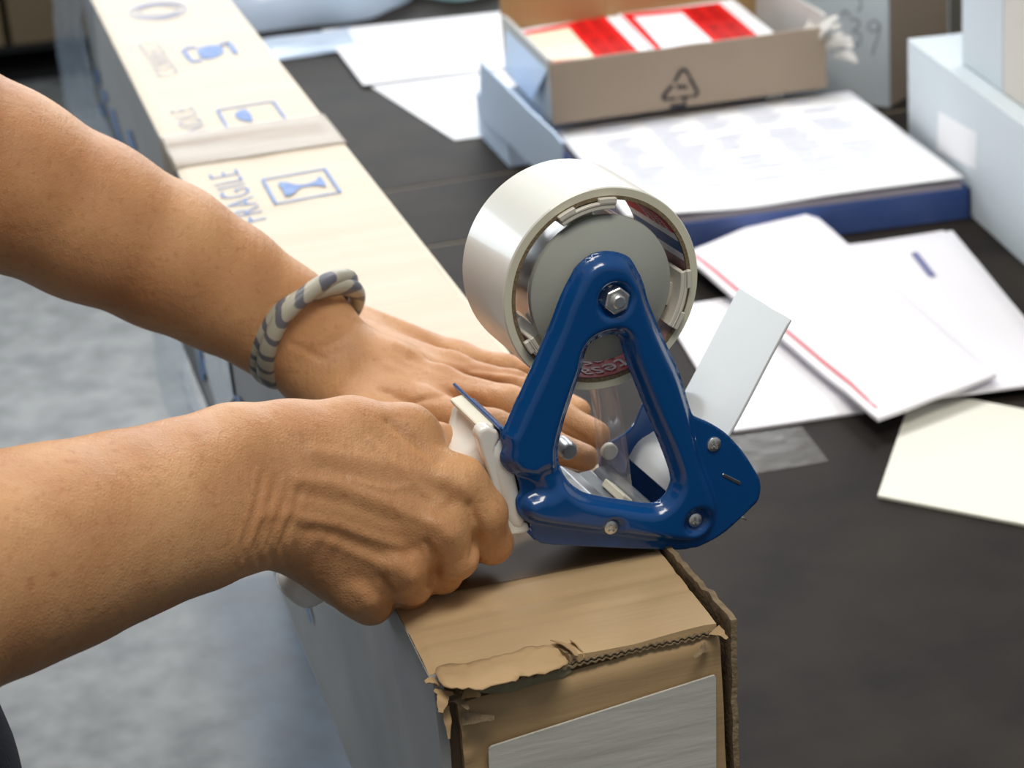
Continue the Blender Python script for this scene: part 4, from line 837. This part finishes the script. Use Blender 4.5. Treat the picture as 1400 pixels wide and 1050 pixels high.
# ------------------------------------------------------------------ person: one continuous body from smoothly joined tapered limbs
def Bz(x, y, h): return Zp(x, y, BT+h)
def smin(a, b_, k): h_ = np.maximum(k-np.abs(a-b_), 0)/k; return np.minimum(a, b_)-h_*h_*k*.25
class Field:
    def __init__(s, lo, hi, st):
        s.lo = np.array(lo); s.st = st; s.n = np.ceil((np.array(hi)-s.lo)/st).astype(int)+1
        s.ax = [s.lo[i]+st*np.arange(s.n[i]) for i in range(3)]
    def new(s): return np.full(s.n, 1.0, np.float32)
    def cone(s, F_, a, b_, ra, rb, k, mode='s'):
        """tapered capsule a-b joined into F_ with blend k (local box only)"""
        a = np.asarray(a); b_ = np.asarray(b_); mg = max(ra, rb)+max(k*1.2, .004)+3*s.st
        lo = np.minimum(a, b_)-mg; hi = np.maximum(a, b_)+mg
        i0 = np.clip(((lo-s.lo)/s.st).astype(int), 0, s.n); i1 = np.clip(np.ceil((hi-s.lo)/s.st).astype(int)+1, 0, s.n)
        if (i1 <= i0).any(): return
        X, Y, Z = np.meshgrid(*[s.ax[q][i0[q]:i1[q]] for q in range(3)], indexing='ij', sparse=True)
        ab = b_-a; L2 = ab@ab+1e-12
        t_ = np.clip(((X-a[0])*ab[0]+(Y-a[1])*ab[1]+(Z-a[2])*ab[2])/L2, 0, 1)
        d = np.sqrt((X-a[0]-t_*ab[0])**2+(Y-a[1]-t_*ab[1])**2+(Z-a[2]-t_*ab[2])**2)-(ra+(rb-ra)*t_)
        sl = tuple(slice(i0[q], i1[q]) for q in range(3))
        F_[sl] = smin(F_[sl], d, k)
    def chain(s, F_, pts, rs, k):
        for i in range(len(pts)-1): s.cone(F_, pts[i], pts[i+1], rs[i], rs[i+1], k)
def surface_nets(F_, S):
    c = F_ < 0; n0, n1, n2 = F_.shape
    cnt = sum(c[i:n0-1+i, j:n1-1+j, k:n2-1+k].astype(np.int8) for i in (0, 1) for j in (0, 1) for k in (0, 1))
    act = (cnt > 0) & (cnt < 8); I = np.argwhere(act); idx = -np.ones(act.shape, int); idx[tuple(I.T)] = np.arange(len(I))
    acc = np.zeros((len(I), 3)); w_ = np.zeros(len(I))
    cor = [(i, j, k) for i in (0, 1) for j in (0, 1) for k in (0, 1)]
    for p in cor:
        for ax_ in range(3):
            if p[ax_]: continue
            q_ = list(p); q_[ax_] = 1
            va = F_[tuple((I+p).T)]; vb = F_[tuple((I+q_).T)]; m = (va < 0) != (vb < 0)
            t_ = np.where(m, va/np.where(m, va-vb, 1), 0); pt = np.array(p, float)+np.zeros((len(I), 3)); pt[:, ax_] += t_
            acc += pt*m[:, None]; w_ += m
    V = S.lo+(I+acc/w_[:, None])*S.st
    Fc = []
    for ax_ in range(3):
        a1_, a2_ = (ax_+1) % 3, (ax_+2) % 3
        sl0 = [slice(None)]*3; sl1 = [slice(None)]*3; sl0[ax_] = slice(0, -1); sl1[ax_] = slice(1, None)
        ch = c[tuple(sl0)] != c[tuple(sl1)]; E_ = np.argwhere(ch)
        E_ = E_[(E_[:, a1_] > 0) & (E_[:, a2_] > 0) & (E_[:, a1_] < F_.shape[a1_]-1) & (E_[:, a2_] < F_.shape[a2_]-1)]
        d1_ = np.zeros(3, int); d1_[a1_] = 1; d2_ = np.zeros(3, int); d2_[a2_] = 1
        q_ = [idx[tuple((E_-o_).T)] for o_ in (0*d1_, d1_, d1_+d2_, d2_)]; Q = np.stack(q_, 1)
        fl_ = c[tuple(E_.T)]; Q = np.where(fl_[:, None], Q, Q[:, ::-1]); Fc.append(Q)
    return V, np.concatenate(Fc)
def relax(V, Q, it, lam=.5):
    E_ = np.concatenate([Q[:, [0, 1]], Q[:, [1, 2]], Q[:, [2, 3]], Q[:, [3, 0]]]); E_ = np.concatenate([E_, E_[:, ::-1]])
    cnt = np.bincount(E_[:, 0], minlength=len(V))[:, None]
    for _ in range(it):
        s_ = np.stack([np.bincount(E_[:, 0], V[E_[:, 1], q], minlength=len(V)) for q in range(3)], 1); V = V+lam*(s_/cnt-V)
    return V
def vnormals(V, Q):
    n_ = np.cross(V[Q[:, 2]]-V[Q[:, 0]], V[Q[:, 3]]-V[Q[:, 1]]); N = np.zeros_like(V)
    for k in range(4):
        for q in range(3): N[:, q] += np.bincount(Q[:, k], n_[:, q], minlength=len(V))
    return N/(np.linalg.norm(N, axis=1, keepdims=True)+1e-12)
def dline(p2, pts): return dseg(p2, np.array(pts, float), closed=False)

# ---- right hand and forearm (gripping the handle). joints as traced, with their depth
R_W = P(352, 660, .968); R_E = P(-390, 905, .80)
fw_ = nrm(R_W-R_E); sd = nrm(np.cross(fw_, FW))          # sd: across the forearm in the picture
if sd @ UP < 0: sd = -sd
ptsR = [R_E, R_W]
S = Field(np.minimum(R_E, P(700, 860, 1.1))-[.07, .09, .07], np.maximum(P(700, 560, 1.1), R_E)+[.06, .12, .09], .0016)
F_ = S.new()
def along(px_, py_, D): return P(px_, py_, D)
fa = [(-390, 905, .80, .046, 0), (-150, 822, .852, .0455, 0), (0, 771, .885, .0400, .002), (90, 744, .902, .0365, .003), (180, 714, .922, .0310, .006), (260, 690, .942, .0255, .0100), (330, 666, .962, .0215, .0135), (372, 660, .972, .0205, .0150)]
for k in range(len(fa)-1):
    a, b_ = fa[k], fa[k+1]
    for sg in (-1, 1): S.cone(F_, P(*a[:3])+sd*sg*a[4], P(*b_[:3])+sd*sg*b_[4], a[3], b_[3], .012)
# metacarpals
mc = {'i': ((395, 612, .972), (628, 662, .992), .0150, .0118), 'm': ((390, 645, .968), (598, 722, .985), .0150, .0122), 'r': ((388, 680, .968), (545, 772, .984), .0150, .0115), 'p': ((388, 712, .972), (490, 806, .988), .0150, .0110)}
for k, (a, b_, ra, rb) in mc.items(): S.cone(F_, P(*a), P(*b_), ra, rb, .011)
S.cone(F_, P(372, 640, .972), P(520, 690, .985), .019, .0165, .012)
S.cone(F_, P(410, 605, .978), P(560, 625, 1.000), .0165, .0160, .012)
S.cone(F_, P(400, 725, .985), P(470, 790, 1.004), .0170, .0140, .012)        # heel of the hand
# thumb
S.chain(F_, [P(395, 602, .980), P(480, 588, .988), P(556, 592, .998), P(600, 612, 1.030), P(628, 640, 1.062)], [.0145, .0135, .0118, .0098, .0085], .009)
# fingers: knuckle -> middle joint -> end joint -> tip, closing round the handle
G_ = S.new()
for ch, rs in (([(628, 662, .992), (662, 700, .996), (672, 742, 1.012), (660, 742, 1.036), (640, 722, 1.050)], [.0116, .0100, .0093, .0085, .0072]),
               ([(598, 722, .985), (622, 760, .997), (604, 784, 1.012), (610, 768, 1.040), (595, 748, 1.056)], [.0118, .0102, .0088, .0085, .0072]),
               ([(545, 772, .984), (562, 795, .999), (560, 806, 1.014), (552, 800, 1.040), (545, 780, 1.056)], [.0112, .0098, .0088, .0082, .0070]),
               ([(490, 806, .988), (507, 826, .999), (512, 826, 1.014), (508, 820, 1.036), (500, 806, 1.050)], [.0104, .0088, .0080, .0075, .0064])):
    H_ = S.new(); S.chain(H_, [P(*c) for c in ch], rs, .005); G_ = smin(G_, H_, .0022)
F_ = smin(F_, G_, .0075)
VR, QR = surface_nets(F_, S); VR = relax(VR, QR, 3)
def relief(V, Q, items, facing=.12):
    N = vnormals(V, Q); p2 = px(V); dep = (V-CAM)@FW; out_ = np.zeros(len(V)); toC = (CAM-V); toC /= np.linalg.norm(toC, axis=1, keepdims=True); f_ = sstep((N*toC).sum(1), .05, .35)
    for pts, wd_, amp in items:
        lo, hi = np.min(pts, 0)-4*wd_, np.max(pts, 0)+4*wd_; m = (p2[:, 0] > lo[0]) & (p2[:, 0] < hi[0]) & (p2[:, 1] > lo[1]) & (p2[:, 1] < hi[1]) & (f_ > 0)
        if not m.any(): continue
        d = dline(p2[m], pts); out_[m] += amp*np.exp(-(d/wd_)**2)
    return V+N*(out_*f_)[:, None]
rl = [([(412, 708), (460, 716), (505, 733), (545, 745)], 7, .0013), ([(400, 700), (360, 705)], 8, .0006), ([(408, 724), (455, 733), (520, 758)], 7, -.0008), ([(405, 655), (450, 660), (520, 684), (580, 712)], 9, .0011), ([(410, 675), (470, 688), (540, 715)], 8, -.0007),
      ([(430, 618), (520, 632), (600, 655)], 11, .0009), ([(440, 640), (530, 660), (590, 688)], 8, -.0006), ([(440, 735), (500, 762), (535, 778)], 7, .0008), ([(480, 655), (530, 668), (560, 665)], 4, .0007), ([(505, 600), (545, 640), (600, 690)], 4, .0005),
      ([(612, 655), (632, 666)], 14, .0020), ([(596, 716), (612, 730)], 13, .0020), ([(543, 770), (560, 786)], 13, .0018), ([(488, 806), (503, 822)], 12, .0014),
      ([(642, 690), (655, 722), (648, 760)], 6, -.0022), ([(583, 742), (600, 770), (590, 800)], 5, -.0022), ([(520, 790), (535, 812)], 5, -.0016), ([(618, 690), (600, 700)], 8, -.0010), ([(570, 750), (556, 757)], 8, -.0010),
      ([(530, 575), (560, 600), (600, 630)], 6, -.0012), ([(648, 745), (668, 768)], 5, .0004)]
for k in range(9): x0 = 336+k*9; rl.append(([(x0+16, 640+k*3), (x0+6, 690), (x0-14, 745), (x0-6, 775)], 2.2, (-.00045 if k % 2 else .00045)))
for k in range(10): x0 = 352+k*11; rl.append(([(x0+20, 690+k*6), (x0+2, 715+k*6), (x0-10, 745+k*6)], 2.4, (-.0004 if k % 2 else .0004)))
VR = relief(VR, QR, rl)

# ---- left hand and forearm (flat on the box, behind the dispenser)
L_W = Bz(418, 462, .046)
dW = (L_W-CAM)@FW
def LP(x, y, h): return Bz(x, y, h)
lfa = [P(-330, 78, dW-.13), P(-150, 165, dW-.095), P(0, 243, dW-.065), P(120, 300, dW-.043), P(230, 352, dW-.025), P(310, 395, dW-.012), P(380, 438, dW-.003), P(425, 465, dW+.002)]
lra = [.046, .0465, .0430, .0390, .0350, .0290, .0225, .0205]; lsp = [0, 0, 0, 0, .002, .005, .008, .0095]
f2 = nrm(lfa[-1]-lfa[0]); sd2 = nrm(np.cross(f2, FW)); sd2 = sd2 if sd2 @ UP > 0 else -sd2
lo = np.min(np.array(lfa+[LP(840, 660, 0), LP(640, 480, 0), LP(620, 640, 0)]), 0)-[.06, .06, .06]; hi = np.max(np.array(lfa+[LP(840, 660, 0), LP(640, 480, 0)]), 0)+[.05, .07, .06]
S2 = Field(lo, hi, .0016); F2 = S2.new()
for k in range(len(lfa)-1):
    for sg in (-1, 1): S2.cone(F2, lfa[k]+sd2*sg*lsp[k], lfa[k+1]+sd2*sg*lsp[k+1], lra[k], lra[k+1], .012)
m2 = {'p': (LP(470, 440, .032), LP(625, 492, .015), .0135, .0098), 'r': (LP(460, 458, .032), LP(615, 510, .020), .0140, .0110), 'm': (LP(450, 480, .030), LP(600, 532, .022), .0145, .0118), 'i': (LP(440, 500, .028), LP(580, 562, .020), .0145, .0118)}
for k, (a, b_, ra, rb) in m2.items(): S2.cone(F2, a, b_, ra, rb, .012)
S2.cone(F2, LP(430, 472, .040), LP(530, 505, .028), .0195, .0160, .014)
S2.cone(F2, LP(430, 520, .022), LP(520, 590, .014), .0160, .0130, .014)
G2 = S2.new()
for ch, rs in (([LP(625, 492, .015), LP(690, 504, .013), LP(730, 512, .010), LP(762, 522, .0085)], [.0095, .0078, .0072, .0066]),
               ([LP(615, 510, .020), LP(700, 528, .018), LP(752, 545, .012), LP(790, 562, .0090)], [.0105, .0086, .0080, .0072]),
               ([LP(600, 532, .022), LP(695, 552, .022), LP(765, 572, .014), LP(815, 594, .0085)], [.0115, .0094, .0088, .0076]),
               ([LP(580, 562, .020), LP(675, 585, .020), LP(745, 606, .012), LP(800, 626, .0080)], [.0115, .0092, .0085, .0072]),
               ([LP(470, 560, .018), LP(560, 618, .014), LP(625, 640, .010), LP(665, 655, .0090)], [.0135, .0105, .0095, .0082])):
    H_ = S2.new(); S2.chain(H_, ch, rs, .005); G2 = smin(G2, H_, .0020)
F2 = smin(F2, G2, .008)
VL, QL = surface_nets(F2, S2); VL = relax(VL, QL, 3)
rl2 = [([(480, 405), (530, 428), (600, 468), (640, 490)], 7, .0009), ([(540, 470), (600, 496), (650, 508), (700, 516)], 6, .0013), ([(530, 500), (590, 525), (660, 540)], 7, .0009), ([(560, 490), (620, 515), (690, 528)], 5, -.0008), ([(645, 505), (720, 512)], 4, -.0016),
       ([(520, 535), (560, 550), (600, 545)], 5, -.0009), ([(545, 560), (575, 545), (605, 540)], 3, -.0008), ([(400, 470), (440, 490)], 5, -.0007), ([(495, 430), (512, 440)], 8, .0010), ([(770, 582), (800, 600)], 3, -.0008)]
for k in range(5): rl2.append(([(430+k*12, 470+k*5), (455+k*12, 455+k*6)], 2.0, (-.00035 if k % 2 else .00035)))
VL = relief(VL, QL, rl2)
# ---- rest of the body, coarser, overlapping the forearms inside the elbows
sR = np.array([-.40, .52, 1.34]); sL = np.array([-.41, .92, 1.345]); eR = R_E; eL = lfa[0]
hipc = np.array([-.366, .735, .93])
S3 = Field([-.80, .35, -.02], [-.05, 1.25, 1.72], .009); F3 = S3.new()
S3.chain(F3, [sR, eR, R_E+(P(-150, 822, .852)-R_E)*.35], [.050, .043, .0452], .03); S3.chain(F3, [sL, eL, eL+(lfa[1]-eL)*.35], [.050, .043, .0455], .03)
neck = (sR+sL)/2+UZ*.05; chest = (sR+sL)/2-UZ*.12
def wide(F__, S__, a, b_, ra, rb, sa, sb):
    for sg in (-1, -.33, .33, 1): S__.cone(F__, a+np.array([0, sg*sa, 0]), b_+np.array([0, sg*sb, 0]), ra, rb, .05)
wide(F3, S3, chest+UZ*.08, chest-UZ*.08, .085, .095, .11, .09); wide(F3, S3, chest-UZ*.08, hipc+UZ*.10, .095, .10, .09, .07); wide(F3, S3, hipc+UZ*.10, hipc-UZ*.05, .10, .115, .07, .08)
S3.cone(F3, chest+UZ*.10, neck+UZ*.04+np.array([.02, 0, 0]), .07, .050, .04)
hd_ = neck+UZ*.14+np.array([.055, 0, 0]); S3.cone(F3, hd_+UZ*.03, hd_-UZ*.05+np.array([.03, 0, 0]), .082, .055, .03); S3.cone(F3, hd_+np.array([.075, 0, -.02]), hd_+np.array([.088, 0, -.035]), .010, .012, .01)
for sy in (-.072, .072): S3.cone(F3, hd_+np.array([.0, sy, -.02]), hd_+np.array([-.005, sy*1.12, .012]), .008, .012, .006)
for sy in (-.09, .09): S3.chain(F3, [hipc+np.array([0, sy, -.04]), np.array([-.45, .74+sy*1.1, .50]), np.array([-.48, .74+sy*1.1, .10]), np.array([-.47, .74+sy*1.1, .04]), np.array([-.34, .74+sy*1.2, .03])], [.088, .058, .042, .040, .028], .03)
V3, Q3 = surface_nets(F3, S3); V3 = relax(V3, Q3, 2)
PR = Root('person', np.array([-.45, .74, 0]), (np.array([1., 0, 0]), np.array([0, 1., 0]), UZ), 'person in dark clothes with bare forearms, gripping the dispenser handle', 'person')
V = np.concatenate([VR, VL, V3]); Q = np.concatenate([QR, QL+len(VR), Q3+len(VR)+len(VL)])
body = bpy.data.meshes.new('body'); Vl = (np.c_[V, np.ones(len(V))] @ PR.inv.T)[:, :3]
body.vertices.add(len(Vl)); body.vertices.foreach_set('co', Vl.astype(np.float32).ravel()); body.loops.add(len(Q)*4); body.loops.foreach_set('vertex_index', Q.astype(np.int32).ravel())
body.polygons.add(len(Q)); body.polygons.foreach_set('loop_start', np.arange(0, len(Q)*4, 4, dtype=np.int32)); body.update(calc_edges=True); body.validate(); body.shade_smooth()
bo = bpy.data.objects.new('body', body); COL.objects.link(bo); bo.parent = PR.o; body.materials.append(M['skin'])
def clothing(name, m, fn, lo, hi, st=.009):
    S4 = Field(lo, hi, st); F4 = S4.new(); fn(F4, S4); v, q = surface_nets(F4, S4); v = relax(v, q, 3); return obj(name, v, q, m, PR, smooth='full')
def shirt(F4, S4):
    g_ = .012
    wide(F4, S4, chest+UZ*.08, chest-UZ*.08, .085+g_, .095+g_, .11, .09); wide(F4, S4, chest-UZ*.08, hipc+UZ*.06, .095+g_, .10+g_, .09, .07); wide(F4, S4, hipc+UZ*.06, hipc+UZ*.0, .10+g_, .118+g_, .07, .08)
    for s_, e_ in ((sR, eR), (sL, eL)): S4.cone(F4, s_, s_+(e_-s_)*.5, .062, .060, .03)
    S4.cone(F4, chest+UZ*.10, chest+UZ*.155, .075, .064, .03)
clothing('t_shirt', M['navy'], shirt, [-.72, .30, .75], [-.08, 1.15, 1.50])
def trousers(F4, S4):
    wide(F4, S4, hipc+UZ*.05, hipc-UZ*.06, .108, .126, .07, .08)
    for sy in (-.09, .09): S4.chain(F4, [hipc+np.array([0, sy, -.04]), np.array([-.45, .74+sy*1.1, .50]), np.array([-.48, .74+sy*1.1, .10])], [.102, .075, .062], .03)
clothing('trousers', M['denim'], trousers, [-.62, .42, .03], [-.08, 1.06, 1.12])
for sy in (-.09, .09):
    clothing('shoe', M['shoe'], lambda F4, S4, sy=sy: (S4.chain(F4, [np.array([-.50, .74+sy*1.1, .05]), np.array([-.40, .74+sy*1.15, .045]), np.array([-.31, .74+sy*1.2, .04])], [.048, .044, .038], .02)), [-.57, .74+sy*1.15-.07, 0.001], [-.24, .74+sy*1.15+.07, .12], .007)
clothing('hair', M['hair'], lambda F4, S4: (S4.cone(F4, hd_+np.array([-.018, 0, .045]), hd_+np.array([-.035, 0, -.03]), .088, .075, .02)), hd_-.15, hd_+.16, .008)
# ---- twisted wristband
WB = Root('wristband', P(395, 470, dW), (WD, LD, UZ), 'twisted beige and grey patterned rubber wristband on the far wrist', 'bracelet')
wc = P(419, 446, dW); uvec = P(480, 388, dW)-P(419, 446, dW); uvec2 = P(368, 517, dW)-P(419, 446, dW)
wm = mat('patterned_band', (.36, .35, .29), .42); n = wm.node_tree.nodes; l = wm.node_tree.links; b = n['Principled BSDF']
t = n.new('ShaderNodeTexCoord'); mp = n.new('ShaderNodeMapping'); mp.inputs['Rotation'].default_value = (.3, .7, .75); l.new(t.outputs['Object'], mp.inputs[0])
wv = n.new('ShaderNodeTexWave'); wv.inputs['Scale'].default_value = 30; wv.inputs['Distortion'].default_value = 6; wv.inputs['Detail Scale'].default_value = 1.2; wv.inputs['Detail'].default_value = 2; l.new(mp.outputs[0], wv.inputs[0])
r = n.new('ShaderNodeValToRGB'); l.new(wv.outputs[0], r.inputs[0]); r.color_ramp.elements[0].position = .22; r.color_ramp.elements[0].color = (.12, .125, .15, 1); r.color_ramp.elements[1].position = .34; r.color_ramp.elements[1].color = (.40, .385, .31, 1); l.new(r.outputs[0], b.inputs['Base Color'])
near = P(384, 430, dW-.034)-wc; far = P(440, 462, dW+.034)-wc
for ph in (0, math.pi):
    pts = []; N_ = 120
    for k in range(N_):
        t_ = 2*math.pi*k/N_; uu = (uvec if math.cos(t_) > 0 else uvec2*-1)*math.cos(t_); ww = (near if math.sin(t_) > 0 else -far)*math.sin(t_)
        c_ = wc+uu+ww; rad = nrm(uu+ww+1e-9); axd = nrm(np.cross(uvec, near)); tw_ = t_+ph+2.2
        pts.append(c_+(rad*math.cos(tw_)*.45+axd*math.sin(tw_))*.0038)
    V, Fc = tube(pts, .0049, 14, closed=True); obj('band_strand', V, Fc, wm, WB)
